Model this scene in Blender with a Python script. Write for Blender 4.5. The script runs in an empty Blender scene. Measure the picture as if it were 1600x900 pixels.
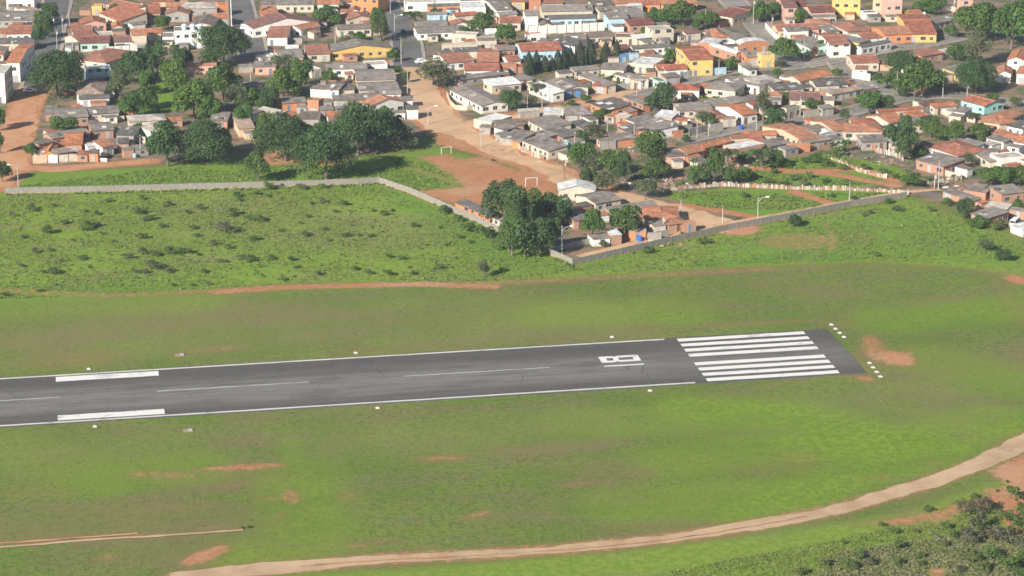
import bpy, math, random
import numpy as np

scene = bpy.context.scene
COL = scene.collection
rnd = random.Random(7)
rng = np.random.default_rng(11)

# ------------------------------------------------------------------ camera
F, PITCH, ROLL, YAW = 4200.0, 0.3111, -0.0016, 0.175
CAM = np.array([-172.63, -544.82, 196.96])
cyw, syw = math.cos(YAW), math.sin(YAW)
FW = np.array([syw * math.cos(PITCH), cyw * math.cos(PITCH), -math.sin(PITCH)])
_r0 = np.array([cyw, -syw, 0.0])
_u0 = np.cross(_r0, FW)
RT = _r0 * math.cos(ROLL) + _u0 * math.sin(ROLL)
UP = -_r0 * math.sin(ROLL) + _u0 * math.cos(ROLL)
cd = bpy.data.cameras.new("camera")
cd.sensor_width = 36.0
cd.lens = F / 1600.0 * 36.0
cd.clip_start = 1.0
cd.clip_end = 20000.0
cam = bpy.data.objects.new("camera", cd)
COL.objects.link(cam)
from mathutils import Matrix, Vector
cam.matrix_world = Matrix(((RT[0], UP[0], -FW[0], CAM[0]), (RT[1], UP[1], -FW[1], CAM[1]), (RT[2], UP[2], -FW[2], CAM[2]), (0, 0, 0, 1)))
scene.camera = cam

# ------------------------------------------------------------------ light
SUN_EL = math.radians(29)
SUN_TO = np.array([-0.756, -0.658])           # horizontal direction towards the sun
w = bpy.data.worlds.new("World")
scene.world = w
w.use_nodes = True
nt = w.node_tree
sky = nt.nodes.new("ShaderNodeTexSky")
sky.sky_type = 'NISHITA'
sky.sun_disc = False
sky.sun_elevation = SUN_EL
sky.sun_rotation = math.atan2(SUN_TO[0], SUN_TO[1])
sky.altitude = 600
nt.nodes["Background"].inputs[1].default_value = 0.062
nt.links.new(sky.outputs[0], nt.nodes["Background"].inputs[0])
sl = bpy.data.lights.new("sun", 'SUN')
sl.energy = 4.8
sl.angle = math.radians(0.5)
sl.color = (1.0, 0.93, 0.82)
so = bpy.data.objects.new("sun", sl)
COL.objects.link(so)
_dv = Vector((-SUN_TO[0] * math.cos(SUN_EL), -SUN_TO[1] * math.cos(SUN_EL), -math.sin(SUN_EL)))
so.rotation_euler = _dv.to_track_quat('-Z', 'Y').to_euler()
so.location = (0, 0, 300)
scene.view_settings.view_transform = 'Standard'
scene.view_settings.look = 'None'
scene.view_settings.gamma = 1.0
scene.view_settings.exposure = 0.86
scene.cycles.max_bounces = 5
scene.cycles.transparent_max_bounces = 6
scene.cycles.volume_bounces = 0
scene.cycles.filter_width = 1.6


# ------------------------------------------------------------------ helpers
def un(x, y, z=0.0):
    """a point of the survey (photo coordinates 1600x900) on the plane at height z"""
    d = FW + RT * ((x - 800) / F) - UP * ((y - 450) / F)
    return CAM + d * ((z - CAM[2]) / d[2])


def un_arr(P, z=0.0):
    return np.array([un(p[0], p[1], z) for p in P])


def px_per_m(p):
    return F / float(np.dot(np.asarray(p) - CAM, FW))


def link(o, parent=None):
    COL.objects.link(o)
    if parent is not None:
        o.parent = parent
    return o


def mesh(name, verts, faces, mats=(), idx=None, smooth=False):
    me = bpy.data.meshes.new(name)
    me.from_pydata([tuple(v) for v in verts], [], faces)
    for m in (mats if isinstance(mats, (list, tuple)) else [mats]):
        me.materials.append(m)
    if idx is not None:
        me.polygons.foreach_set("material_index", idx)
    if smooth:
        me.polygons.foreach_set("use_smooth", [True] * len(me.polygons))
    me.update()
    return me


def obj(name, me, parent=None, loc=None, rotz=None, scale=None):
    o = bpy.data.objects.new(name, me)
    link(o, parent)
    if loc is not None:
        o.location = loc
    if rotz is not None:
        o.rotation_euler = (0, 0, rotz)
    if scale is not None:
        o.scale = scale
    return o


def tag(o, label=None, cat=None, group=None, kind=None):
    if label: o["label"] = label
    if cat: o["category"] = cat
    if group: o["group"] = group
    if kind: o["kind"] = kind
    return o


def thing(name, label, cat, loc, rotz=0.0, group=None):
    return tag(obj(name, None, None, loc, rotz), label, cat, group, "thing")


class MB:
    def __init__(self):
        self.v, self.f, self.i = [], [], []

    def add(self, verts, faces, mi=0):
        n = len(self.v)
        self.v += [tuple(map(float, p)) for p in verts]
        self.f += [tuple(a + n for a in fc) for fc in faces]
        self.i += [mi] * len(faces)

    def box(self, x0, x1, y0, y1, z0, z1, mi=0):
        self.add([(x0, y0, z0), (x1, y0, z0), (x1, y1, z0), (x0, y1, z0), (x0, y0, z1), (x1, y0, z1), (x1, y1, z1), (x0, y1, z1)],
                 [(0, 3, 2, 1), (4, 5, 6, 7), (0, 1, 5, 4), (1, 2, 6, 5), (2, 3, 7, 6), (3, 0, 4, 7)], mi)

    def cyl(self, p0, p1, r0, r1, n=8, mi=0, caps=True):
        p0, p1 = np.array(p0, float), np.array(p1, float)
        d = p1 - p0
        d /= max(np.linalg.norm(d), 1e-6)
        a = np.cross(d, (0, 0, 1) if abs(d[2]) < .9 else (1, 0, 0))
        a /= np.linalg.norm(a)
        b = np.cross(d, a)
        vs = []
        for p, r in ((p0, r0), (p1, r1)):
            for k in range(n):
                t = 2 * math.pi * k / n
                vs.append(p + r * (a * math.cos(t) + b * math.sin(t)))
        fs = [(k, k + n, (k + 1) % n + n, (k + 1) % n) for k in range(n)]
        if caps:
            fs += [tuple(range(n)), tuple(range(2 * n - 1, n - 1, -1))]
        self.add(vs, fs, mi)

    def prism(self, prof, axis, a0, a1, t, mi=0):
        """prof: polyline (u, z) swept along the other axis, with thickness t downwards"""
        top = [(u, z) for u, z in prof]
        bot = [(u, z - t) for u, z in prof]
        n = len(prof)
        P = lambda u, a, z: (u, a, z) if axis == 'y' else (a, u, z)
        vs = [P(u, a0, z) for u, z in top] + [P(u, a0, z) for u, z in bot] + [P(u, a1, z) for u, z in top] + [P(u, a1, z) for u, z in bot]
        fs = []
        for k in range(n - 1):
            fs.append((k, k + 1, 2 * n + k + 1, 2 * n + k))
            fs.append((n + k, 3 * n + k, 3 * n + k + 1, n + k + 1))
            fs.append((k, n + k, n + k + 1, k + 1))
            fs.append((2 * n + k, 2 * n + k + 1, 3 * n + k + 1, 3 * n + k))
        fs.append((0, 2 * n, 3 * n, n))
        fs.append((n - 1, 2 * n - 1, 4 * n - 1, 3 * n - 1))
        self.add(vs, fs, mi)

    def me(self, name, mats, smooth=False):
        m = mesh(name, self.v, self.f, mats, self.i, smooth)
        return m

    def build(self, name, mats, parent=None, loc=None, rotz=None):
        return obj(name, self.me(name, mats), parent, loc, rotz)


# ------------------------------------------------------------------ materials
def lin(c):
    return tuple(((x / 255) / 12.92 if x / 255 <= .04045 else ((x / 255 + .055) / 1.055) ** 2.4) for x in c)


class N:
    """small node-graph writer"""
    def __init__(self, name, rough=0.9, spec=0.2):
        self.m = bpy.data.materials.new(name)
        self.m.use_nodes = True
        self.t = self.m.node_tree
        self.b = self.t.nodes["Principled BSDF"]
        self.b.inputs["Roughness"].default_value = rough
        self.b.inputs["Specular IOR Level"].default_value = spec

    def n(self, t, **k):
        x = self.t.nodes.new(t)
        for a, v in k.items():
            setattr(x, a, v)
        return x

    def l(self, a, b):
        self.t.links.new(a, b)

    def noise(self, scale, detail=3, vec=None, rough=.55):
        x = self.n("ShaderNodeTexNoise")
        x.inputs["Scale"].default_value = scale
        x.inputs["Detail"].default_value = detail
        x.inputs["Roughness"].default_value = rough
        if vec is not None:
            self.l(vec, x.inputs["Vector"])
        return x.outputs["Fac"]

    def ramp(self, fac, a, b, lo=0., hi=1.):
        x = self.n("ShaderNodeMapRange")
        x.interpolation_type = 'SMOOTHSTEP'
        x.inputs["From Min"].default_value = a
        x.inputs["From Max"].default_value = b
        x.inputs["To Min"].default_value = lo
        x.inputs["To Max"].default_value = hi
        self.l(fac, x.inputs["Value"])
        return x.outputs["Result"]

    def mix(self, fac, a, b, mode='MIX'):
        x = self.n("ShaderNodeMix", data_type='RGBA', blend_type=mode)
        for sock, v in ((x.inputs[0], fac), (x.inputs[6], a), (x.inputs[7], b)):
            if isinstance(v, (int, float)):
                sock.default_value = v
            elif isinstance(v, (tuple, list)):
                sock.default_value = tuple(v)[:3] + (1.0,)
            else:
                self.l(v, sock)
        return x.outputs[2]

    def math(self, op, a, b=None):
        x = self.n("ShaderNodeMath", operation=op)
        for s, v in ((x.inputs[0], a), (x.inputs[1], b)):
            if v is None: continue
            if isinstance(v, (int, float)): s.default_value = v
            else: self.l(v, s)
        return x.outputs[0]

    def attr(self, name):
        return self.n("ShaderNodeAttribute", attribute_name=name).outputs["Fac"]

    def coord(self, scale=(1, 1, 1), which="Object"):
        tc = self.n("ShaderNodeTexCoord")
        mp = self.n("ShaderNodeMapping")
        mp.inputs["Scale"].default_value = scale
        self.l(tc.outputs[which], mp.inputs["Vector"])
        return mp.outputs["Vector"]

    def pos(self, scale=(1, 1, 1)):
        g = self.n("ShaderNodeNewGeometry")
        mp = self.n("ShaderNodeMapping")
        mp.inputs["Scale"].default_value = scale
        self.l(g.outputs["Position"], mp.inputs["Vector"])
        return mp.outputs["Vector"]

    def rand(self):
        return self.n("ShaderNodeObjectInfo").outputs["Random"]

    def bump(self, h, strength=.4, dist=.05):
        x = self.n("ShaderNodeBump")
        x.inputs["Strength"].default_value = strength
        x.inputs["Distance"].default_value = dist
        self.l(h, x.inputs["Height"])
        self.l(x.outputs[0], self.b.inputs["Normal"])

    def out(self, c):
        self.l(c, self.b.inputs["Base Color"])
        return self.m


def sc(c, k):
    return tuple(min(1, x * k) for x in c)


def roof_mat(name, c, tile):
    g = N(name, .85, .2)
    v = g.coord((1, 1, 1))
    big = g.noise(.55, 4, v)
    st = g.noise(1.0, 3, g.coord((2.2, .35, .35)))
    fine = g.noise(5.0, 2, v)
    col = g.mix(g.ramp(big, .35, .68), sc(c, .62), sc(c, 1.18))
    col = g.mix(g.ramp(st, .46, .7, 0, .6), col, sc((c[0] * .6 + .03, c[1] * .65 + .03, c[2] * .7 + .03), .8))
    col = g.mix(g.ramp(fine, .55, .8, 0, .35), col, sc(c, .55))
    r = g.rand()
    col = g.mix(g.ramp(r, 0, 1, 0, .30), col, sc((.23, .19, .16), 1.0) if tile else sc(c, 1.5))
    # courses of tiles / corrugations
    wv = g.n("ShaderNodeTexWave", wave_type='BANDS', bands_direction='X')
    wv.inputs["Scale"].default_value = 1.6 if tile else 1.1
    wv.inputs["Distortion"].default_value = .3
    g.l(v, wv.inputs["Vector"])
    g.bump(wv.outputs["Fac"], .5, .06)
    return g.out(col)


ROOF = {
    'R': (roof_mat("clay_tiles_red", (.38, .135, .078), True), 'red tiled'),
    'O': (roof_mat("clay_tiles_orange", (.50, .195, .095), True), 'orange tiled'),
    'M': (roof_mat("clay_tiles_maroon", (.22, .085, .07), True), 'maroon tiled'),
    'B': (roof_mat("old_roof_brown", (.20, .155, .125), True), 'brown'),
    'G': (roof_mat("fibre_cement_grey", (.225, .195, .17), False), 'grey'),
    'D': (roof_mat("fibre_cement_dark", (.135, .12, .11), False), 'dark grey'),
    'W': (roof_mat("sheet_white", (.62, .61, .59), False), 'white'),
    'C': (roof_mat("slab_cream", (.46, .41, .35), False), 'pale'),
    'T': (roof_mat("slab_tan", (.36, .26, .20), False), 'tan'),
    'P': (roof_mat("sheet_pinkish", (.38, .32, .31), False), 'pinkish grey'),
    'Y': (roof_mat("slab_yellow", (.50, .36, .12), False), 'ochre'),
}


def wall_mat(name, c, brick=False):
    g = N(name, .9, .15)
    v = g.coord((1, 1, 1))
    n1 = g.noise(.8, 4, v)
    n2 = g.noise(1.0, 3, g.coord((1.8, 1.8, .35)))
    col = g.mix(g.ramp(n1, .3, .75), sc(c, .82), sc(c, 1.06))
    col = g.mix(g.ramp(n2, .55, .8, 0, .35), col, sc((c[0] * .55, c[1] * .52, c[2] * .48), 1))
    if brick:
        bk = g.n("ShaderNodeTexBrick")
        bk.inputs["Scale"].default_value = 1.6
        bk.inputs["Color1"].default_value = sc(c, 1.1) + (1,)
        bk.inputs["Color2"].default_value = sc(c, .75) + (1,)
        bk.inputs["Mortar"].default_value = (.33, .27, .23, 1)
        mp = g.n("ShaderNodeTexCoord")
        g.l(mp.outputs["Object"], bk.inputs["Vector"])
        col = g.mix(.5, col, bk.outputs["Color"])
    col = g.mix(g.ramp(g.rand(), 0, 1, 0, .28), col, sc((c[0] * .72, c[1] * .66, c[2] * .6), 1))
    # splashed red earth along the foot of the wall
    sx = g.n("ShaderNodeSeparateXYZ")
    g.l(v, sx.inputs[0])
    foot = g.ramp(g.math('ADD', sx.outputs[2], g.math('MULTIPLY', n1, .8)), .35, 1.1, .55, 0)
    col = g.mix(foot, col, (.34, .20, .12))
    return g.out(col)


WALL = {
    'w': (wall_mat("plaster_white", (.76, .745, .70)), 'white'),
    'c': (wall_mat("plaster_cream", (.58, .51, .41)), 'cream'),
    'p': (wall_mat("plaster_pink", (.60, .37, .30)), 'pink'),
    'a': (wall_mat("plaster_peach", (.66, .44, .30)), 'peach'),
    'o': (wall_mat("plaster_orange", (.62, .25, .11)), 'orange'),
    'y': (wall_mat("plaster_yellow", (.66, .47, .17)), 'yellow'),
    'b': (wall_mat("plaster_light_blue", (.42, .58, .68)), 'light blue'),
    'u': (wall_mat("plaster_blue", (.10, .25, .48)), 'blue'),
    'm': (wall_mat("plaster_mint", (.48, .66, .56)), 'mint green'),
    'q': (wall_mat("plaster_aqua", (.35, .70, .66)), 'aqua'),
    'g': (wall_mat("cement_render", (.33, .31, .285)), 'grey'),
    'k': (wall_mat("raw_brick", (.46, .205, .115), True), 'raw brick'),
}


def plain(name, c, rough=.6, spec=.4, var=.15, metallic=0.0):
    g = N(name, rough, spec)
    g.b.inputs["Metallic"].default_value = metallic
    n1 = g.noise(2.2, 3, g.coord())
    return g.out(g.mix(g.ramp(n1, .3, .7), sc(c, 1 - var), sc(c, 1 + var)))


M_GLASS = plain("window_glass", (.035, .045, .055), .12, .6)
M_FRAME = plain("window_frame_paint", (.38, .36, .33), .6, .4, .5)
M_DOORB = plain("door_wood", (.14, .075, .045))
M_DOORW = plain("door_metal", (.33, .32, .31))
M_DOORU = plain("door_blue", (.12, .17, .22))
M_TANK = plain("tank_blue", (.25, .45, .62), .45)
M_CONC = wall_mat("concrete_panels", (.27, .255, .225))
M_POLE = plain("pole_concrete", (.40, .385, .35), .85)
M_POLEW = plain("pole_wood", (.16, .12, .09), .9)
M_STEEL = plain("galvanised_steel", (.42, .43, .44), .5)
M_WHITE = plain("white_enamel", (.78, .77, .74), .6)
M_TYRE = plain("tyre_rubber", (.03, .03, .03), .9)
M_BARK = plain("bark", (.16, .12, .09), .95)
M_RIDGE = plain("ridge_tiles", (.36, .17, .11), .9)


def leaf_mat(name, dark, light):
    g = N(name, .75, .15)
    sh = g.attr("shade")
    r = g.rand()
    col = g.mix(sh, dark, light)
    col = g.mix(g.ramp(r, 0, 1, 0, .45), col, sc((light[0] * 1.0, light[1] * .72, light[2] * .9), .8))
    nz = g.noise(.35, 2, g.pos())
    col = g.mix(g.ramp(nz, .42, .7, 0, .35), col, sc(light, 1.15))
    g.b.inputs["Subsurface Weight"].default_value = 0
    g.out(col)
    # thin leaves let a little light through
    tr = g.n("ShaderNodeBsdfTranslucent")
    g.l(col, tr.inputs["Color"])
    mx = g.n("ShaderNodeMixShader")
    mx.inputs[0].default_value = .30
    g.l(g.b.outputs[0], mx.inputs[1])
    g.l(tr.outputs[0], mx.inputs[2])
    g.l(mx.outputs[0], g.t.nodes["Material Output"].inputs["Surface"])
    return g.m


LEAF = {
    'd': leaf_mat("foliage_dark", (.038, .074, .030), (.092, .165, .052)),
    'm': leaf_mat("foliage_mid", (.050, .100, .028), (.120, .215, .050)),
    'l': leaf_mat("foliage_light", (.062, .120, .026), (.150, .245, .050)),
    'o': leaf_mat("foliage_olive", (.072, .098, .046), (.160, .192, .090)),
    'c': leaf_mat("foliage_cypress", (.030, .055, .030), (.070, .105, .050)),
    'b': leaf_mat("foliage_banana", (.055, .105, .035), (.15, .23, .085)),
    'p': leaf_mat("foliage_palm", (.040, .075, .028), (.11, .16, .06)),
    'r': leaf_mat("foliage_reddish", (.10, .05, .035), (.20, .09, .06)),
    's': leaf_mat("foliage_scrub", (.075, .120, .034), (.150, .205, .062)),
    't': leaf_mat("grass_tufts", (.135, .210, .038), (.205, .285, .066)),
    'w': leaf_mat("mown_blades", (.080, .130, .028), (.150, .200, .050)),
    'g': leaf_mat("foliage_twiggy", (.070, .078, .046), (.150, .160, .098)),
    'k2': leaf_mat("tussock_green", (.115, .185, .038), (.185, .260, .064)),
    'f': leaf_mat("foliage_field_bush", (.055, .105, .030), (.125, .200, .050)),
    'h': leaf_mat("dry_grass_tufts", (.13, .155, .06), (.235, .245, .115)),
}

# ------------------------------------------------------------------ ground, with worn patches as attributes
def P(pts, z=0.0):
    return un_arr(pts, z)[:, :2]


def axis(lo, hi, step):
    core = np.arange(lo, hi + step, step)
    far = np.array([8, 20, 45, 100, 220, 500, 1200, 2500.0])
    return np.concatenate([lo - far[::-1], core, core[-1] + far])


GX, GY = axis(-235, 215, 1.15), axis(-140, 455, 1.15)
gx, gy = np.meshgrid(GX, GY)
GP = np.stack([gx.ravel(), gy.ravel()], 1)
ATT = {k: np.zeros(len(GP)) for k in ('soil', 'lush', 'rough', 'town', 'pale')}


def smooth(x):
    x = np.clip(x, 0, 1)
    return x * x * (3 - 2 * x)


def seg_dist(Q, L, closed=False):
    d = np.full(len(Q), 1e9)
    n = len(L)
    for k in range(n if closed else n - 1):
        a, b = L[k], L[(k + 1) % n]
        ab = b - a
        t = np.clip(((Q - a) @ ab) / max(ab @ ab, 1e-9), 0, 1)
        d = np.minimum(d, np.hypot(*(Q - a - t[:, None] * ab).T))
    return d


def inside(Q, L):
    r = np.zeros(len(Q), bool)
    n = len(L)
    for k in range(n):
        a, b = L[k], L[(k + 1) % n]
        c = ((a[1] > Q[:, 1]) != (b[1] > Q[:, 1])) & (Q[:, 0] < (b[0] - a[0]) * (Q[:, 1] - a[1]) / (b[1] - a[1] + 1e-12) + a[0])
        r ^= c
    return r


def near(L, m):
    lo, hi = L.min(0) - m, L.max(0) + m
    return np.where((GP[:, 0] > lo[0]) & (GP[:, 0] < hi[0]) & (GP[:, 1] > lo[1]) & (GP[:, 1] < hi[1]))[0]


def stroke(ch, pts, width, k=1.0, soft=1.5):
    L = P(pts)
    i = near(L, width + soft + 2)
    v = k * smooth(1 - (seg_dist(GP[i], L) - width / 2) / soft)
    ATT[ch][i] = np.maximum(ATT[ch][i], v)


def fill(ch, pts, k=1.0, soft=2.0, mode='max'):
    L = P(pts)
    i = near(L, soft + 2)
    d = seg_dist(GP[i], L, True)
    s = np.where(inside(GP[i], L), d, -d)
    v = k * smooth((s + soft) / (2 * soft))
    if mode == 'max':
        ATT[ch][i] = np.maximum(ATT[ch][i], v)
    else:
        ATT[ch][i] *= 1 - v


def blob(ch, x, y, wx, wy, k=1.0, rot=0.0):
    """soft oval patch given by survey position and half sizes (x, y in photo pixels)"""
    n = 14
    pts = [(x + wx * math.cos(t) * math.cos(rot) - wy * math.sin(t) * math.sin(rot), y + wx * math.cos(t) * math.sin(rot) + wy * math.sin(t) * math.cos(rot)) for t in np.linspace(0, 2 * math.pi, n, endpoint=False)]
    fill(ch, pts, k, 2.5)


# the town behind the boundary wall
fill('town', [(-60, 284), (10, 292), (60, 262), (240, 258), (360, 240), (420, 230), (520, 262), (600, 240), (680, 205), (800, 225), (905, 285), (760, 350), (785, 362), (862, 396), (897, 412), (1060, 374), (1250, 336), (1420, 306), (1600, 350), (1720, 380), (1900, 0), (1700, -160), (-200, -160)], 1, 2.5)
# grass strips and garden plots inside it
for q in ([(10, 293), (60, 270), (240, 262), (360, 250), (470, 262), (590, 240), (640, 245), (700, 262), (720, 300), (660, 302), (600, 286), (560, 284), (300, 290)],
          [(590, 245), (690, 232), (780, 262), (830, 262), (850, 275), (790, 280), (700, 290), (640, 292)],
          [(1030, 305), (1130, 294), (1400, 300), (1395, 306), (1330, 320), (1180, 345), (1080, 320)],
          [(1170, 255), (1300, 240), (1400, 260), (1440, 285), (1330, 292), (1170, 286)],
          [(170, 165), (260, 120), (300, 170), (230, 180)], [(470, 75), (600, 60), (600, 78), (480, 80)]):
    fill('town', q, 1, 1.5, 'cut')
    fill('rough', q, .8, 1.5)
    fill('lush', q, .55, 1.5)
fill('lush', [(1060, 302), (1160, 296), (1380, 302), (1260, 325), (1150, 335)], .9, 2)
for q in ([(1180, 262), (1300, 272), (1400, 290)], [(1340, 262), (1400, 283)], [(1240, 300), (1300, 318)], [(1060, 320), (1130, 330), (1180, 340)], [(1230, 268), (1330, 265)]):
    stroke('soil', q, 2.2, .9, 2)
# rough field in front of the wall
fill('rough', [(-80, 305), (10, 301), (420, 292), (592, 287), (785, 364), (862, 400), (897, 416), (1060, 380), (1250, 340), (1420, 312), (1620, 385), (1640, 440), (1500, 418), (1340, 408), (1100, 420), (920, 432), (760, 445), (560, 440), (340, 452), (130, 466), (-60, 474)], 1, 2.0)
fill('lush', [(600, 292), (790, 370), (880, 410), (1000, 398), (960, 420), (800, 420), (700, 380), (620, 320)], .8, 5)
fill('lush', [(1100, 384), (1400, 322), (1560, 375), (1600, 420), (1400, 400), (1200, 405), (1120, 400)], .55, 5)
fill('lush', [(-60, 440), (100, 445), (330, 440), (330, 452), (-60, 472)], .6, 3)
fill('pale', [(240, 320), (420, 300), (560, 330), (700, 345), (690, 385), (560, 400), (420, 380), (300, 360)], .5, 8)
blob('soil', 1250, 377, 70, 14, .46)
blob('soil', 1330, 372, 40, 12, .3)
stroke('lush', [(1100, 412), (1230, 402), (1330, 404)], 3, 1, 3)
stroke('soil', [(1290, 350), (1305, 372), (1298, 392)], 1.0, .5, 1)
# foreground right: overgrown ground
fill('rough', [(330, 910), (700, 885), (1000, 858), (1230, 830), (1420, 800), (1520, 765), (1640, 730), (1700, 960), (300, 960)], .9, 2)
# lush streaks on the mown ground
for q, k in (([(1100, 500), (1600, 440)], .0), ([(1080, 640), (1250, 650), (1400, 690)], .9), ([(1250, 700), (1420, 690), (1560, 660)], .9), ([(1180, 800), (1330, 740), (1480, 700)], .8),
             ([(860, 492), (1060, 488)], .7), ([(1390, 500), (1600, 480)], .7), ([(1440, 560), (1600, 600)], .5), ([(0, 482), (300, 470)], .6), ([(0, 700), (160, 745), (300, 730)], .55),
             ([(470, 745), (480, 850)], .6), ([(900, 660), (1180, 650)], .5), ([(980, 790), (1160, 775)], .6), ([(1060, 720), (1180, 700)], .6), ([(400, 870), (440, 880)], .8)):
    if k: stroke('lush', q, 9, k, 9)
stroke('lush', [(452, 690), (470, 760), (482, 850)], 2.0, .45, 3)
fill('town', [(-40, 165), (4, 165), (10, 200), (6, 240), (-40, 250)], 1, 1, 'cut')
fill('lush', [(-40, 165), (4, 165), (10, 200), (6, 240), (-40, 250)], .7, 1)
# bare soil patches
for x, y, a, b, k, r in ((380, 730, 70, 6, .75, -.05), (250, 742, 60, 6, .55, 0), (360, 760, 26, 4, .5, 0), (455, 776, 14, 10, .8, .6), (420, 778, 28, 4, .55, 0), (320, 868, 42, 10, .9, -.35), (168, 870, 20, 5, .65, -.1),
                         (440, 804, 8, 3, .7, 0), (430, 820, 10, 3, .6, 0), (330, 824, 22, 3, .65, -.1), (272, 822, 10, 3, .5, 0), (270, 794, 55, 3, .5, -.06), (170, 797, 18, 4, .45, 0), (210, 814, 18, 2, .5, 0),
                         (560, 852, 15, 3, .75, 0), (595, 846, 10, 3, .6, 0), (622, 846, 9, 2, .5, 0), (745, 804, 24, 4, .75, -.25), (690, 716, 44, 5, .65, -.05), (640, 786, 14, 4, .5, 0), (545, 776, 24, 8, .4, 0),
                         (900, 756, 36, 5, .5, -.1), (825, 705, 60, 8, .35, 0), (1010, 735, 30, 5, .35, 0), (1000, 820, 10, 2, .5, 0), (950, 826, 16, 2, .5, 0), (1400, 560, 34, 12, .85, .15), (1365, 545, 28, 20, .6, .7),
                         (1420, 552, 9, 12, .6, -.5), (1352, 592, 16, 4, .85, .1), (1330, 588, 20, 2, .7, 0), (1180, 505, 110, 4, .45, -.05), (1310, 506, 34, 4, .45, .1), (1010, 510, 50, 5, .25, 0), (620, 500, 60, 5, .3, 0),
                         (120, 562, 90, 14, .35, -.08), (340, 545, 60, 8, .4, -.06), (560, 550, 50, 5, .3, -.05), (680, 640, 40, 5, .3, -.05), (590, 640, 10, 3, .5, 0), (1016, 612, 12, 3, .5, 0), (295, 674, 14, 3, .5, 0), (280, 556, 14, 3, .5, 0),
                         (1385, 745, 14, 3, .6, 0), (1460, 724, 5, 3, .6, 0), (1370, 748, 22, 3, .45, 0), (1590, 437, 24, 7, .9, .2), (1230, 800, 30, 4, .4, -.1), (700, 446, 18, 4, .5, 0), (380, 690, 60, 10, .22, 0), (60, 770, 60, 10, .3, 0),
                         (1250, 720, 40, 18, .28, 0), (1180, 735, 40, 10, .25, 0), (580, 873, 120, 4, .35, -.04), (450, 874, 45, 3, .45, 0), (1100, 480, 100, 12, .2, 0)):
    blob('soil', x, y, a, b, k, r)
stroke('soil', [(-20, 452), (170, 462), (340, 455), (440, 449), (640, 445), (760, 443), (900, 436), (1060, 428), (1200, 420)], 2.2, .46, 2.5)
stroke('soil', [(1200, 420), (1340, 416), (1500, 420), (1610, 434)], 2.0, .3, 2.5)
stroke('soil', [(340, 456), (440, 449), (560, 446), (660, 444), (770, 448)], 2.0, .72, 2.6)
stroke('soil', [(1560, 440), (1585, 480), (1610, 510)], 2, .3, 3)
stroke('soil', [(-20, 852), (130, 840), (260, 834)], 1.5, .38, 2)
fill('pale', [(0, 480), (400, 470), (760, 460), (1000, 470), (1000, 520), (500, 545), (0, 580)], .35, 10)
fill('pale', [(-20, 680), (300, 670), (700, 660), (900, 640), (1060, 650), (700, 720), (300, 700), (0, 760)], .3, 10)
fill('pale', [(1180, 610), (1500, 600), (1600, 640), (1500, 680), (1300, 650)], .3, 8)

# streets and tracks: sheets with uneven edges, the soil spilling out around them
DIRT_ROADS = [
    ("dirt_track", [(270, 905), (360, 893), (480, 884), (600, 873), (760, 866), (900, 856), (1040, 842), (1170, 822), (1300, 798), (1400, 770), (1480, 744), (1550, 716), (1610, 684), (1680, 640)], (5.5, 5.2, 4.4, 3.6, 3.3, 3.3, 3.4, 3.8, 4.2, 4.6, 4.8, 5.0, 5.2, 5.5), 'track'),
    ("dirt_road", [(632, 100), (645, 120), (662, 150), (682, 185), (705, 205)], 12.0, 'tan'),
    ("dirt_road", [(690, 196), (735, 212), (790, 240), (850, 262), (905, 288), (945, 303), (1000, 318), (1060, 334), (1110, 350), (1150, 357)], (9, 9, 9, 8, 7, 7.5, 9, 12, 13, 12), 'tan'),
    ("dirt_road", [(700, 205), (760, 190), (830, 178), (900, 165), (960, 150), (1010, 146)], 6.5, 'tan'),
    ("dirt_road", [(60, 130), (42, 160), (30, 195), (22, 235), (14, 270), (-5, 292)], 9.5, 'red'),
    ("dirt_road", [(38, 262), (90, 264), (160, 258), (235, 252)], 5.0, 'red'),
]
for nm, pts, wd, c in DIRT_ROADS:
    stroke('soil', pts, 3.4 if nm == 'dirt_track' else (wd if isinstance(wd, float) else 8.5), .6 if nm == 'dirt_track' else 1.0, 3.2 if nm == 'dirt_track' else (1.6 if c == 'red' else 4.0))
for q in ([(650, 245), (700, 240), (760, 262), (840, 272), (880, 285), (870, 310), (770, 345), (700, 318), (640, 298), (720, 292), (700, 268)],):
    fill('soil', q, .8, 3)
fill('lush', [(760, 256), (830, 262), (850, 275), (790, 282)], .7, 2)
stroke('soil', [(745, 250), (790, 268), (850, 278)], 3.5, .75, 4)
stroke('soil', [(700, 262), (745, 280), (770, 300)], 3.0, .7, 4)
stroke('soil', [(640, 262), (690, 276), (720, 290)], 1.5, .4, 4)
fill('soil', [(690, 195), (760, 200), (800, 225), (890, 270), (840, 272), (740, 240), (680, 225)], 1, 3)
fill('soil', [(370, 246), (470, 228), (540, 240), (560, 262), (470, 256), (400, 262)], .7, 3)
fill('soil', [(900, 400), (1000, 376), (1090, 362), (1120, 352), (1010, 372), (930, 388)], .8, 2)
fill('soil', [(1330, 820), (1450, 800), (1520, 780), (1600, 745), (1640, 780), (1600, 800), (1560, 790), (1480, 806), (1420, 822)], .75, 3)
fill('soil', [(1440, 800), (1500, 792), (1500, 812), (1450, 822)], .6, 3)
stroke('soil', [(1560, 770), (1580, 800), (1600, 830)], 3, .7, 3)
fill('soil', [(1540, 735), (1640, 690), (1660, 780), (1590, 770)], .9, 3)
blob('soil', 1465, 893, 16, 8, .9)
fill('soil', [(1380, 140), (1420, 125), (1500, 130), (1480, 150)], .6, 3)

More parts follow.
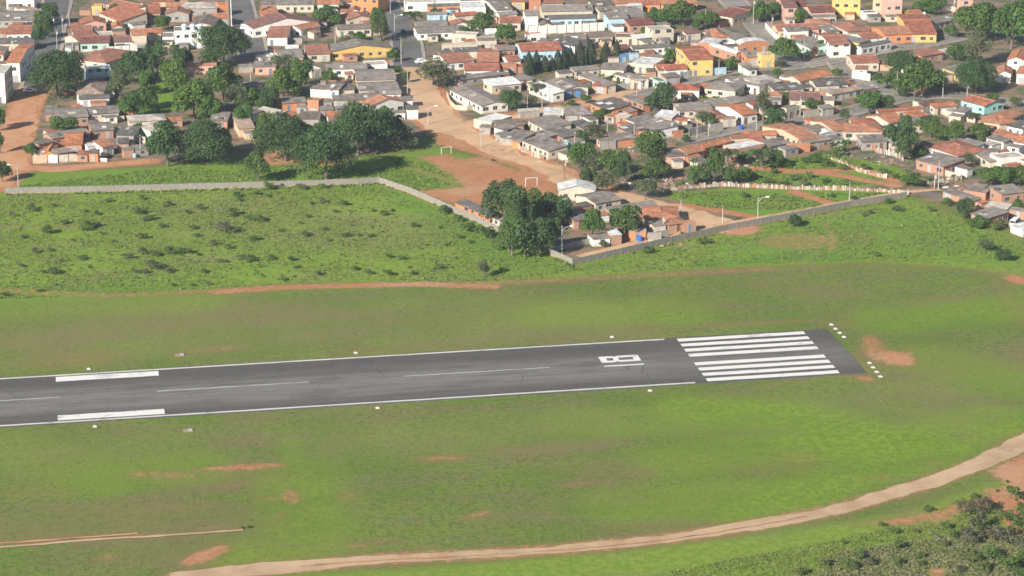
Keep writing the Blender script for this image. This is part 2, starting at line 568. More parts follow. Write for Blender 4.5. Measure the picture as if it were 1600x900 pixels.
nx, ny = len(GX), len(GY)
gz = np.zeros(len(GP))
idx = np.arange(nx * ny).reshape(ny, nx)
quads = np.stack([idx[:-1, :-1], idx[:-1, 1:], idx[1:, 1:], idx[1:, :-1]], -1).reshape(-1, 4)
me = bpy.data.meshes.new("ground")
me.vertices.add(len(GP))
me.vertices.foreach_set("co", np.c_[GP, gz].astype(np.float32).ravel())
me.loops.add(len(quads) * 4)
me.loops.foreach_set("vertex_index", quads.ravel().astype(np.int32))
me.polygons.add(len(quads))
me.polygons.foreach_set("loop_start", np.arange(0, len(quads) * 4, 4, dtype=np.int32))
for k, v in ATT.items():
    a = me.attributes.new(k, 'FLOAT', 'POINT')
    a.data.foreach_set("value", v.astype(np.float32))
me.update(calc_edges=True)


def ground_mat():
    g = N("ground_earth_and_grass", .95, .1)
    p = g.pos()
    ps = g.pos((.35, 1.0, 1))                   # swaths along the runway
    big = g.noise(.022, 5, p, .6)
    mid = g.noise(.11, 4, ps, .6)
    sm = g.noise(.6, 4, p, .65)
    fine = g.noise(2.6, 3, p, .7)
    mown = g.mix(g.ramp(big, .36, .66), (.116, .168, .024), (.162, .208, .034))
    mown = g.mix(g.ramp(mid, .46, .62, 0, .75), mown, (.165, .152, .062))
    mown = g.mix(g.ramp(sm, .46, .62, 0, .75), mown, (.082, .138, .026))
    grain = g.noise(1.25, 4, p, .75)
    mown = g.mix(g.ramp(grain, .51, .64, 0, .6), mown, (.060, .092, .024))
    mown = g.mix(g.ramp(grain, .36, .48, .55, 0), mown, (.185, .195, .085))
    mown = g.mix(g.ramp(g.noise(.035, 3, g.pos((.5, 1, 1))), .50, .60, 0, .45), mown, (.190, .142, .072))
    lush = g.mix(g.ramp(sm, .42, .60), (.122, .212, .014), (.185, .272, .026))
    col = g.mix(g.math('MULTIPLY', g.attr("lush"), g.ramp(mid, .25, .62, .35, 1)), mown, lush)
    rough = g.mix(g.ramp(sm, .42, .60), (.140, .222, .024), (.200, .276, .042))
    rough = g.mix(g.ramp(mid, .45, .72, 0, .55), rough, (.20, .185, .075))
    rough = g.mix(g.math('MULTIPLY', g.attr("lush"), .8), rough, (.105, .225, .024))
    col = g.mix(g.attr("rough"), col, rough)
    col = g.mix(g.math('MULTIPLY', g.attr("pale"), g.ramp(sm, .3, .7, .4, 1)), col, (.225, .205, .085))
    col = g.mix(g.ramp(fine, .5, .8, 0, .5), col, (.062, .082, .026))
    town = g.mix(g.ramp(g.noise(.09, 4, p), .4, .6), (.25, .16, .105), (.16, .14, .12))
    town = g.mix(g.ramp(g.noise(.16, 4, p), .47, .60, 0, .85), town, (.075, .10, .036))
    town = g.mix(g.ramp(fine, .5, .8, 0, .4), town, (.30, .25, .21))
    tw = g.ramp(g.math('ADD', g.attr("town"), g.math('MULTIPLY', g.math('SUBTRACT', sm, .5), .5)), .4, .6)
    col = g.mix(tw, col, town)
    soil = g.mix(g.ramp(sm, .3, .75), (.35, .150, .072), (.43, .205, .108))
    soil = g.mix(g.ramp(g.noise(.05, 3, p), .45, .65, 0, .6), soil, (.44, .27, .165))
    nz = g.math('ADD', g.math('MULTIPLY', g.math('SUBTRACT', sm, .5), 1.0), g.math('MULTIPLY', g.math('SUBTRACT', fine, .5), .7))
    col = g.mix(g.math('MULTIPLY', g.attr("soil"), g.ramp(sm, .25, .6, .45, .95)), col, (.205, .125, .066))
    sf = g.ramp(g.math('ADD', g.attr("soil"), nz), .33, .80)
    col = g.mix(sf, col, soil)
    g.bump(g.math('ADD', g.math('MULTIPLY', sm, .6), fine), .5, .25)
    return g.out(col)


M_GROUND = ground_mat()
me.materials.append(M_GROUND)
tag(obj("ground", me), kind="structure", label="mown and rough green grass with patches of bare red soil")


def ribbon(name, pts, width, mat, z, jitter=.0, step=2.0, label=None, world=False, off=0.0):
    L = np.array(pts, float) if world else P(pts)
    # resample with Catmull-Rom
    out = []
    n = len(L)
    for k in range(n - 1):
        p0, p1, p2, p3 = L[max(k - 1, 0)], L[k], L[k + 1], L[min(k + 2, n - 1)]
        m = max(2, int(np.linalg.norm(p2 - p1) / step))
        for t in np.linspace(0, 1, m, endpoint=False):
            out.append(.5 * (2 * p1 + (p2 - p0) * t + (2 * p0 - 5 * p1 + 4 * p2 - p3) * t * t + (3 * p1 - p0 - 3 * p2 + p3) * t ** 3))
    out.append(L[-1])
    out = np.array(out)
    d = np.gradient(out, axis=0)
    d /= np.linalg.norm(d, axis=1)[:, None]
    nrm = np.c_[-d[:, 1], d[:, 0]]
    out = out + nrm * off
    ja, jb = (rng.normal(0, jitter, len(out)) for _ in range(2))
    if jitter:
        ja = np.convolve(ja, [.3, .4, .3], 'same') + np.convolve(rng.normal(0, jitter * 2, len(out)), np.ones(7) / 7, 'same')
        jb = np.convolve(jb, [.3, .4, .3], 'same') + np.convolve(rng.normal(0, jitter * 2, len(out)), np.ones(7) / 7, 'same')
    if isinstance(width, tuple):
        width = np.interp(np.linspace(0, 1, len(out)), np.linspace(0, 1, len(width)), width)
    a = out + nrm * (width / 2 + ja)[:, None]
    b = out - nrm * (width / 2 + jb)[:, None]
    vs = [(x, y, z) for x, y in a] + [(x, y, z) for x, y in out] + [(x, y, z) for x, y in b]
    m = len(out)
    fs = []
    for k in range(m - 1):
        fs += [(k + m, k + m + 1, k + 1, k), (k + 2 * m, k + 2 * m + 1, k + m + 1, k + m)]
    o = obj(name, mesh(name, vs, fs, mat))
    return tag(o, label, kind="structure")


def dirt_mat(name, a, b, spot):
    g = N(name, .95, .1)
    p = g.pos()
    col = g.mix(g.ramp(g.noise(.25, 4, p), .35, .65), a, b)
    col = g.mix(g.ramp(g.noise(1.3, 4, p), .5, .78, 0, .6), col, spot)
    col = g.mix(g.ramp(g.noise(.045, 2, p), .4, .65, 0, .6), col, sc(b, 1.15))
    return g.out(col)


M_DIRT = {'track': dirt_mat("packed_earth_pale", (.36, .245, .15), (.44, .315, .20), (.29, .18, .10)),
          'tan': dirt_mat("packed_earth_tan", (.42, .265, .16), (.50, .335, .205), (.36, .185, .095)),
          'red': dirt_mat("packed_earth_red", (.38, .18, .088), (.45, .25, .14), (.30, .13, .065))}
zz = .02
DL = ["pale earth track curving along the grass in the foreground", "wide tan earth avenue running down between the houses", "tan earth lane past the football pitch and shacks",
      "earth lane from the avenue past the blue garage", "red earth street at the left edge", "red earth lane in front of the left row of shacks"]
for (nm, pts, wd, c), lb in zip(DIRT_ROADS, DL):
    ribbon(nm, pts, wd, M_DIRT[c], zz, .35 if nm == 'dirt_track' else .7, 1.5, lb)
    zz += .004


def asphalt_mat(name, a, b):
    g = N(name, .8, .3)
    p = g.pos()
    col = g.mix(g.ramp(g.noise(.12, 4, p), .35, .65), a, b)
    col = g.mix(g.ramp(g.noise(1.1, 3, p), .5, .8, 0, .4), col, sc(a, .7))
    return g.out(col)


M_STREET = asphalt_mat("street_asphalt", (.095, .092, .09), (.14, .135, .13))
M_STREETP = asphalt_mat("street_paving", (.20, .18, .16), (.27, .24, .21))
M_KERB = asphalt_mat("pavement_slabs", (.27, .235, .20), (.34, .30, .26))
STREETS = [
    ([(95, -30), (90, 0), (82, 30), (76, 60), (68, 95), (60, 135)], 9, M_STREET, "shaded asphalt street at the far left"),
    ([(372, -20), (376, 10), (384, 40), (392, 62), (396, 88)], 8, M_STREET, "asphalt street beside the giant round tree"),
    ([(596, -10), (606, 14), (622, 30), (632, 55), (638, 85), (636, 105)], 9, M_STREET, "asphalt street that turns to earth near the parked white car"),
    ([(1130, -20), (1150, 8), (1172, 28), (1192, 48), (1205, 66), (1222, 88), (1250, 108)], 8, M_STREETP, "pale street running away at the upper right"),
    ([(1085, 122), (1160, 108), (1240, 104), (1310, 92), (1380, 78), (1440, 70), (1500, 58)], 7, M_STREETP, "pale cross street by the white gated houses at the right"),
    ([(1310, 95), (1330, 118), (1372, 136), (1400, 148)], 7, M_STREETP, "street going down past the thick white pole"),
    ([(1060, 220), (1110, 210), (1160, 200), (1260, 188), (1330, 175), (1400, 156), (1480, 150), (1560, 158), (1640, 170)], 7, M_STREETP, "pale street between the orange roofed rows on the right"),
    ([(1000, 150), (1060, 132), (1110, 120)], 5.5, M_STREETP, "short street below the yellow two storey house"),
]
for pts, wd, m, lb in STREETS:
    ribbon("street", pts, wd, m, zz, .15, 2.0, lb)
    zz += .004
    for sgn in (-1, 1):
        ribbon("pavement", pts, 1.2, M_KERB, zz + .12, .08, 2.0, "narrow pavement strip along the " + lb, off=sgn * (wd / 2 + .55))
    zz += .004
ribbon("path", [(-20, 857), (60, 851), (130, 845), (260, 837), (380, 829)], .75, M_DIRT['track'], zz + .008, .12, 1.2, "narrow pale path line in the grass at the lower left")
ribbon("path", [(-20, 850), (60, 846), (150, 839), (215, 834)], .6, M_DIRT['red'], zz + .012, .16, 1.2, "narrow red path line above the pale one at lower left")
ribbon("path", [(470, 886), (600, 875.5), (760, 868), (900, 858), (1040, 844), (1170, 824), (1260, 807)], .35, M_DIRT['red'], zz + .03, .14, 1.0, "dark middle strip between the wheel lines of the earth track")
# path along the inside of the boundary wall
ribbon("path", [(905, 402), (960, 388), (1060, 365), (1140, 350), (1250, 330), (1330, 315), (1415, 301), (1470, 296)], 2.6, M_DIRT["tan"], zz + .004, .15, 2.0, "pale path running inside the boundary wall")


# ------------------------------------------------------------------ runway
def runway_mat():
    g = N("runway_asphalt", .85, .25)
    p = g.pos((.06, 1, 1))
    sep = g.n("ShaderNodeSeparateXYZ")
    g.l(g.pos(), sep.inputs[0])
    wob = g.math('MULTIPLY', g.math('SUBTRACT', g.noise(.35, 4, p), .5), 14)
    dist = g.math('ABSOLUTE', g.math('ADD', g.math('ADD', sep.outputs[1], 2.0), wob))
    worn = g.ramp(dist, 2.0, 12.5, 1, 0)
    fade = g.ramp(sep.outputs[0], -75, -5, 1, .6)
    col = g.mix(g.math('MULTIPLY', worn, fade), (.084, .078, .071), (.168, .161, .148))
    col = g.mix(g.ramp(g.noise(.5, 5, g.pos((.12, 1.2, 1)), .65), .45, .68, 0, .42), col, (.070, .065, .061))
    col = g.mix(g.ramp(g.noise(.16, 4, g.pos((.25, 1.0, 1)), .6), .52, .66, 0, .45), col, (.062, .058, .055))
    rub = g.math('MULTIPLY', g.ramp(g.noise(1.6, 3, g.pos((.02, 1.0, 1)), .6), .55, .7, 0, .7), g.ramp(g.math('ABSOLUTE', sep.outputs[1]), 3, 9, 1, 0))
    col = g.mix(rub, col, (.05, .048, .046))
    cr = g.n('ShaderNodeTexVoronoi', feature='DISTANCE_TO_EDGE')
    cr.inputs['Scale'].default_value = .14
    g.l(g.pos((.6, 1, 1)), cr.inputs['Vector'])
    col = g.mix(g.ramp(cr.outputs['Distance'], .0, .012, .45, 0), col, (.045, .045, .043))
    col = g.mix(g.ramp(g.noise(1.6, 3, g.pos()), .5, .8, 0, .25), col, (.26, .25, .24))
    return g.out(col)


M_RUNWAY = runway_mat()
RZ = .12
rv, rf = [], []
xs = np.concatenate([[-900, -600, -400], np.arange(-260, -.5, 2.0), [-.6]])
for x in xs:
    rv += [(x, 15.3 + rng.normal(0, .16), RZ), (x, -15.3 + rng.normal(0, .16), RZ), (x, 15.6, -.05), (x, -15.6, -.05)]
for k in range(len(xs) - 1):
    a, b = 4 * k, 4 * k + 4
    rf += [(a + 1, b + 1, b, a), (a, b, b + 2, a + 2), (a + 3, b + 3, b + 1, a + 1)]
a = 4 * (len(xs) - 1)
rf += [(a + 1, a + 3, a + 2, a)]
runway = tag(obj("runway", mesh("runway", rv, rf, M_RUNWAY)), "grey asphalt runway with white painted markings", kind="structure")


def paint_mat(name, c, wear):
    g = N(name, .7, .3)
    n1 = g.noise(.9, 5, g.pos((.5, 1.5, 1)), .7)
    n2 = g.noise(.13, 2, g.pos())
    col = g.mix(g.ramp(g.math('ADD', n1, g.math('MULTIPLY', g.math('SUBTRACT', n2, .5), .8)), .56, .78, 0, wear), c, (.16, .16, .165))
    return g.out(col)


M_PAINT = paint_mat("white_marking_paint", (.66, .65, .61), .62)
M_PAINT2 = paint_mat("faded_marking_paint", (.56, .55, .50), .6)
M_PAINT3 = paint_mat("thin_line_paint", (.44, .44, .43), .85)
PZ = RZ + .012


def mark(name, x0, x1, y0, y1, mat=None, label=None):
    n = max(1, int((x1 - x0) / 2.5))
    vs, fs = [], []
    for k in range(n + 1):
        x = x0 + (x1 - x0) * k / n
        e = .035
        vs += [(x, y0 + rng.normal(0, e), PZ), (x, y1 + rng.normal(0, e), PZ)]
    for k in range(n):
        fs.append((2 * k, 2 * k + 2, 2 * k + 3, 2 * k + 1))
    o = obj(name, mesh(name, vs, fs, mat or M_PAINT), runway)
    if label: o["label"] = label
    return o


for s in (1, -1):
    for k in range(4):
        c = s * (2.9 + 3.5 * k)
        mark("threshold_stripe", -36.0, -6.4, c - .98, c + .98)
    mark("edge_line", -38.8 - 360, -38.8, s * 14.6 - .36, s * 14.6 + .36, M_PAINT2)
    mark("touchdown_bar", -174.5, -152.4, s * 12.05 - 1.5, s * 12.05 + 1.5)
for k in range(5):
    mark("centre_line_dash", -100.2 - 53.1 * k, -67.7 - 53.1 * k, .45, .8, M_PAINT3)
mark("runway_digit", -56, -47.0, -1.25, -.6, None, "painted digit 1")
# digit 8: two joined rings, the upper loop (away from the threshold) smaller
y0, y1, zq = 1.4, 5.4, PZ
x0, x1, xm = -56.0, -47.1, -52.4
t = 1.1
O_ = [(x0, y0), (xm - .6, y0), (xm, y0 + .6), (xm + .6, y0), (x1, y0), (x1, y1), (xm + .6, y1), (xm, y1 - .6), (xm - .6, y1), (x0, y1)]
H1 = [(x0 + 1.5, y0 + t), (xm - .62, y0 + t), (xm - .6, (y0 + y1) / 2), (xm - .62, y1 - t), (x0 + 1.5, y1 - t)]
H2 = [(xm + .62, y0 + t), (x1 - 1.4, y0 + t), (x1 - 1.4, y1 - t), (xm + .62, y1 - t), (xm + .6, (y0 + y1) / 2)]
V = [(x, y, zq) for x, y in O_ + H1 + H2]
FQ = [(0, 1, 11, 10), (1, 2, 12, 11), (0, 10, 14, 9), (9, 14, 13, 8), (8, 13, 12, 7), (2, 19, 12), (7, 12, 19),
      (2, 3, 15, 19), (3, 4, 16, 15), (4, 5, 17, 16), (5, 6, 18, 17), (6, 7, 19, 18)]
obj("runway_digit", mesh("runway_digit", V, FQ, M_PAINT), runway)["label"] = "painted digit 8"
# white ground markers beside and behind the runway
def marker_mesh():
    b = MB()
    b.box(-.5, .5, -.5, .5, 0, .1, 0)
    b.box(-.36, .36, -.36, .36, .1, .2, 1)
    return b.me("marker_slab", [M_CONC, M_WHITE])
MM = marker_mesh()
lamp_b = MB(); lamp_b.cyl((0, 0, .2), (0, 0, .42), .12, .09, 8); LM = lamp_b.me("marker_lamp", M_STEEL)
for x, y, lb in ((-167.3, 17.7, "upper side beside the left touchdown bar"), (-108.5, 17.9, "upper side near the middle of the runway"), (-50.1, 18.4, "upper side opposite the digit 8"),
                 (-167, -18.4, "lower side under the left touchdown bar"), (-108.2, -17.9, "lower side near the middle of the runway"), (-49.5, -17.8, "lower side below the digit 1")):
    mk = thing("ground_marker", "white square marker in the grass, " + lb, "marker", (x, y, 0), 0, "white markers along the runway sides")
    obj("slab", MM, mk); obj("lamp", LM, mk)
k = 0
names = ["farthest", "second farthest", "third", "innermost"]
for side, y00, sg in (("upper", 17.9, -1), ("lower", -18.0, 1)):
    for j in range(4):
        mk = thing("threshold_marker", "white block behind the runway end, %s of the %s four" % (names[j], side), "marker", (1.25 + .1 * j + (.4 if sg > 0 else 0), y00 + sg * 2.98 * j, 0), 0, "white blocks in line behind the runway end")
        obj("slab", MM, mk); obj("lamp", LM, mk)
for px, py, lb in ((281, 555, "grey concrete manhole slab in the grass above the runway"), (294, 673, "grey concrete manhole slab in the grass below the runway")):
    q = un(px, py)
    t_ = thing("manhole", lb, "manhole", (q[0], q[1], 0))
    b = MB(); b.box(-1.0, 1.0, -.7, .7, 0, .18); b.build("slab", M_CONC, t_)
    b = MB(); b.box(.1, .8, -.4, .4, .183, .25); b.build("lid", M_STEEL, t_)

# ------------------------------------------------------------------ houses
def window_mesh(wd, ht):
    b = MB()
    f = .07
    b.box(-wd / 2 - f, wd / 2 + f, -.06, .02, -f, 0)
    b.box(-wd / 2 - f, wd / 2 + f, -.06, .02, ht, ht + f)
    b.box(-wd / 2 - f, -wd / 2, -.06, .02, 0, ht)
    b.box(wd / 2, wd / 2 + f, -.06, .02, 0, ht)
    b.box(-.03, .03, -.055, .02, 0, ht)
    p = MB()
    p.box(-wd / 2, wd / 2, -.02, .015, 0, ht)
    return b.me("window", M_FRAME), p.me("pane", M_GLASS)


WIN = [window_mesh(1.3, 1.05), window_mesh(1.0, .9), window_mesh(1.7, 1.1)]


def door_mesh(wd, ht, m):
    b = MB()
    b.box(-wd / 2, wd / 2, -.05, .02, .05, ht, 0)
    b.box(-wd / 2 - .08, -wd / 2, -.08, .02, .05, ht + .08, 1)
    b.box(wd / 2, wd / 2 + .08, -.08, .02, .05, ht + .08, 1)
    return b.me("door", [m, M_FRAME])


DOOR = [door_mesh(.95, 2.1, M_DOORB), door_mesh(.95, 2.1, M_DOORW), door_mesh(2.6, 2.2, M_DOORW), door_mesh(.9, 2.05, M_DOORU)]
SHEET = {}


def roof_sheet(mat, wd, ln):
    """a replacement sheet lying proud of an old roof"""
    b = MB(); b.box(-wd / 2, wd / 2, 0, ln, .012, .035)
    return b.me("roof_sheet", mat)


for kk, (wd, ln) in {'a': (1.1, 2.2), 'b': (2.2, 1.8), 'c': (1.1, 1.5)}.items():
    for mk_ in 'WGDC':
        SHEET[kk + mk_] = roof_sheet(ROOF[mk_][0], wd, ln)

FORM = {'g': 'gable', 'e': 'gable', 'h': 'hipped', 's': 'sloping', 'l': 'sloping', 'f': 'flat', 'a': 'arched'}
HOUSES = []


def window_on(root, face, u, z, kind, door=False, v0=0.0):
    """face: (origin x, origin y, direction angle)"""
    ox, oy, ang = face
    c, s = math.cos(ang), math.sin(ang)
    loc = (ox + c * u + s * .012, oy + s * u - c * .012, z)
    if door:
        obj("door", DOOR[kind], root, loc, ang)
    else:
        fr, pn = WIN[kind]
        o = obj("window", fr, root, loc, ang)
        obj("pane", pn, o)


def house(ty, A, B, C, h, rise, rc, wc, loc, ridge=True, name=None):
    r = random.Random(int(A[0] * 71 + A[1] * 53) + ord(rc) * 7 + ord(wc))
    A3 = un(A[0], A[1], h)
    B3 = un(B[0], B[1], h + (rise if ty == 'l' else 0))
    zc = h + (rise if ty in 'sgh' else 0)
    C3 = un(C[0], C[1], zc)
    x = (B3 - A3)[:2]
    wd = max(1.8, float(np.linalg.norm(x)))
    x = x / np.linalg.norm(x)
    y = np.array([-x[1], x[0]])
    dd = float((C3 - A3)[:2] @ y)
    d = 2 * dd if ty in 'gh' else dd
    d = min(max(d, 2.4), 34.0)
    ang = math.atan2(x[1], x[0])
    rmat, rword = ROOF[rc]
    wmat, wword = WALL[wc]
    big = wd * d
    nm = name or ('shack' if h < 2.45 else 'house')
    root = thing(nm, "%s %s roof %s %s, %s" % (rword, FORM[ty], wword, nm, loc), nm, (A3[0], A3[1], 0), ang)
    HOUSES.append((root, wd, d, loc, nm, h))
    o = .32 if ty in 'gehsl' else .12
    if min(wd, d) < 3: o = .15
    x0, x1, yy0, yy1 = o, wd - o, o, d - o
    ins = (x0, x1, yy0, yy1)
    wl, rf = MB(), MB()
    t = .13 if rc in 'ROMB' else .07
    zt = h - t + .03
    cap = None
    if ty in 'sl':
        e = .03 - t
        if ty == 's':
            za, zb = h + rise * o / d, h + rise * (1 - o / d)
            vs = [(x0, yy0, -.3), (x1, yy0, -.3), (x1, yy1, -.3), (x0, yy1, -.3), (x0, yy0, za + e), (x1, yy0, za + e), (x1, yy1, zb + e), (x0, yy1, zb + e)]
            rf.prism([(0, h), (d, h + rise)], 'x', 0, wd, t)
        else:
            za, zb = h + rise * o / wd, h + rise * (1 - o / wd)
            vs = [(x0, yy0, -.3), (x1, yy0, -.3), (x1, yy1, -.3), (x0, yy1, -.3), (x0, yy0, za + e), (x1, yy0, zb + e), (x1, yy1, zb + e), (x0, yy1, za + e)]
            rf.prism([(0, h), (wd, h + rise)], 'y', 0, d, t)
        wl.add(vs, [(0, 1, 5, 4), (1, 2, 6, 5), (2, 3, 7, 6), (3, 0, 4, 7), (4, 5, 6, 7)])
    elif ty == 'g':
        zo = h + rise * o / (d / 2) - t + .03
        zr = h + rise - t + .03
        vs = [(x0, yy0, -.3), (x1, yy0, -.3), (x1, yy1, -.3), (x0, yy1, -.3), (x0, yy0, zo), (x1, yy0, zo), (x1, yy1, zo), (x0, yy1, zo), (x0, d / 2, zr), (x1, d / 2, zr)]
        wl.add(vs, [(0, 1, 5, 4), (2, 3, 7, 6), (1, 2, 6, 9, 5), (3, 0, 4, 8, 7), (4, 5, 9, 8), (8, 9, 6, 7)])
        rf.prism([(0, h), (d / 2, h + rise), (d, h)], 'x', 0, wd, t)
        cap = [(-.02, d / 2, h + rise + .01), (wd + .02, d / 2, h + rise + .01)]
    elif ty in 'ea':
        if ty == 'e':
            prof = [(0, h), (wd / 2, h + rise), (wd, h)]
        else:
            prof = [(wd / 2 - wd / 2 * math.cos(q), h + rise * math.sin(q)) for q in np.linspace(0, math.pi, 9)]
        rf.prism(prof, 'y', 0, d, t)
        pz = lambda u: float(np.interp(u, [p[0] for p in prof], [p[1] for p in prof])) - t + .03
        us = [x0] + [p[0] for p in prof[1:-1]] + [x1]
        n = len(us)
        vs = []
        for yv in (yy0, yy1):
            vs += [(x0, yv, -.3)] + [(u, yv, pz(u)) for u in us] + [(x1, yv, -.3)]
        m = n + 2
        fs = [tuple(range(m - 1, -1, -1))[::-1], tuple(range(2 * m - 1, m - 1, -1)), (0, 1, m + 1, m), (m - 2, m - 1, 2 * m - 1, 2 * m - 2)]
        for k in range(1, n):
            fs.append((k, k + 1, m + k + 1, m + k))
        wl.add(vs, fs)
        if ty == 'e': cap = [(wd / 2, -.02, h + rise + .01), (wd / 2, d + .02, h + rise + .01)]
    elif ty == 'h':
        wl.box(x0, x1, yy0, yy1, -.3, zt + .02)
        k = min(wd, d) / 2 * .95
        if wd >= d:
            r0, r1 = (k, d / 2, h + rise), (wd - k, d / 2, h + rise)
        else:
            r0, r1 = (wd / 2, k, h + rise), (wd / 2, d - k, h + rise)
        vs = [(0, 0, h), (wd, 0, h), (wd, d, h), (0, d, h), r0, r1, (0, 0, h - t), (wd, 0, h - t), (wd, d, h - t), (0, d, h - t)]
        if wd >= d:
            fs = [(0, 1, 5, 4), (1, 2, 5), (2, 3, 4, 5), (3, 0, 4)]
        else:
            fs = [(0, 1, 4), (1, 2, 5, 4), (2, 3, 5), (3, 0, 4, 5)]
        rf.add(vs, fs + [(0, 6, 7, 1), (1, 7, 8, 2), (2, 8, 9, 3), (3, 9, 6, 0), (9, 8, 7, 6)])
        cap = [r0, r1]
    else:  # flat slab behind a parapet
        wl.box(x0, x1, yy0, yy1, -.3, h - .12)
        q, ph = .18, .22
        wl.box(x0 - .004, x1 + .004, yy0 - .004, yy0 + q, h - .125, h + ph)
        wl.box(x0 - .004, x1 + .004, yy1 - q, yy1 + .004, h - .125, h + ph)
        wl.box(x0 - .004, x0 + q, yy0 + q, yy1 - q, h - .125, h + ph)
        wl.box(x1 - q, x1 + .004, yy0 + q, yy1 - q, h - .125, h + ph)
        rf.box(x0 + q + .003, x1 - q - .003, yy0 + q + .003, yy1 - q - .003, h - .13, h + .03)
    wl.build("wall", wmat, root)
    rf.build("roof", rmat, root)
    if cap and rc in 'ROM' and ridge:
        b = MB()
        b.cyl(cap[0], cap[1], .13, .13, 6)
        b.build("ridge_cap", M_RIDGE, root)
    # openings on the faces that are turned to the airfield
    floors = [0.0] if h < 4.6 else ([0.0, 2.8] if h < 7.5 else [0.0, 2.8, 5.6])
    faces = [((x0, yy0, 0.0), x1 - x0, True)]
    faces.append(((x0, yy1, -math.pi / 2), yy1 - yy0, False))
    faces.append(((x1, yy0, math.pi / 2), yy1 - yy0, False))
    for fc, ln, front in faces:
        wa = ang + fc[2] - math.pi / 2
        toc = CAM[:2] - A3[:2]
        toc = toc / np.linalg.norm(toc)
        if (math.cos(wa) * toc[0] + math.sin(wa) * toc[1]) < .18 or ln < 2.2:
            continue
        nn = int(ln / (2.6 if nm == 'house' else 3.2))
        nn = min(max(nn, 1), 7)
        dk = r.randrange(nn)
        for fl in floors:
            for j in range(nn):
                if r.random() < (.12 if front else .3): continue
                u = ln * (j + .5) / nn + r.uniform(-.25, .25)
                if fl == 0 and j == dk and front:
                    k = r.choice([0, 0, 1, 1, 3]) if ln / nn < 3.6 or r.random() < .6 else 2
                    if h - t > 2.25: window_on(root, fc, u, 0, k, True)
                else:
                    window_on(root, fc, u, fl + 1.0, r.choice([0, 1, 1, 2]) if ln / nn > 2.4 else 1)
    # patched sheets on fibre-cement roofs
    if rc in 'GD' and ty in 'gs' and wd > 5 and d > 4.5:
        dp = d / 2 if ty == 'g' else d
        sl_ = math.atan2(rise, dp)
        for j in range(r.randrange(1, 4)):
            u, v = r.uniform(1, wd - 1), r.uniform(.3, max(.4, dp - 2.4))
            kk = r.choice(['a', 'b', 'c'])
            o_ = obj("roof_sheet", SHEET[kk + r.choice('WGDDC' if rc == 'G' else 'GGCW')], root, (u, v, h + rise * v / dp))
            o_.rotation_euler = (sl_, 0, 0)
    return root


TYPES = {'1': (0, 0, 5.926), '2': (260, 0, 5.926), '3': (520, 0, 5.926), '4': (780, 0, 5.926), '5': (1040, 0, 5.926), '6': (1300, 0, 5.333),
         '7': (0, 140, 5.926), '8': (260, 140, 5.926), '9': (520, 140, 5.926), 'A': (780, 140, 5.926), 'B': (1040, 140, 5.926), 'C': (1300, 140, 5.333),
         'D': (1130, 260, 3.404), 'E': (740, 260, 4.0), 'F': (390, 280, 4.0), 'S': (0, 0, 1.0)}


def conv(blk, x, y):
    ox, oy, s = TYPES[blk]
    return (ox + x / s, oy + y / s)


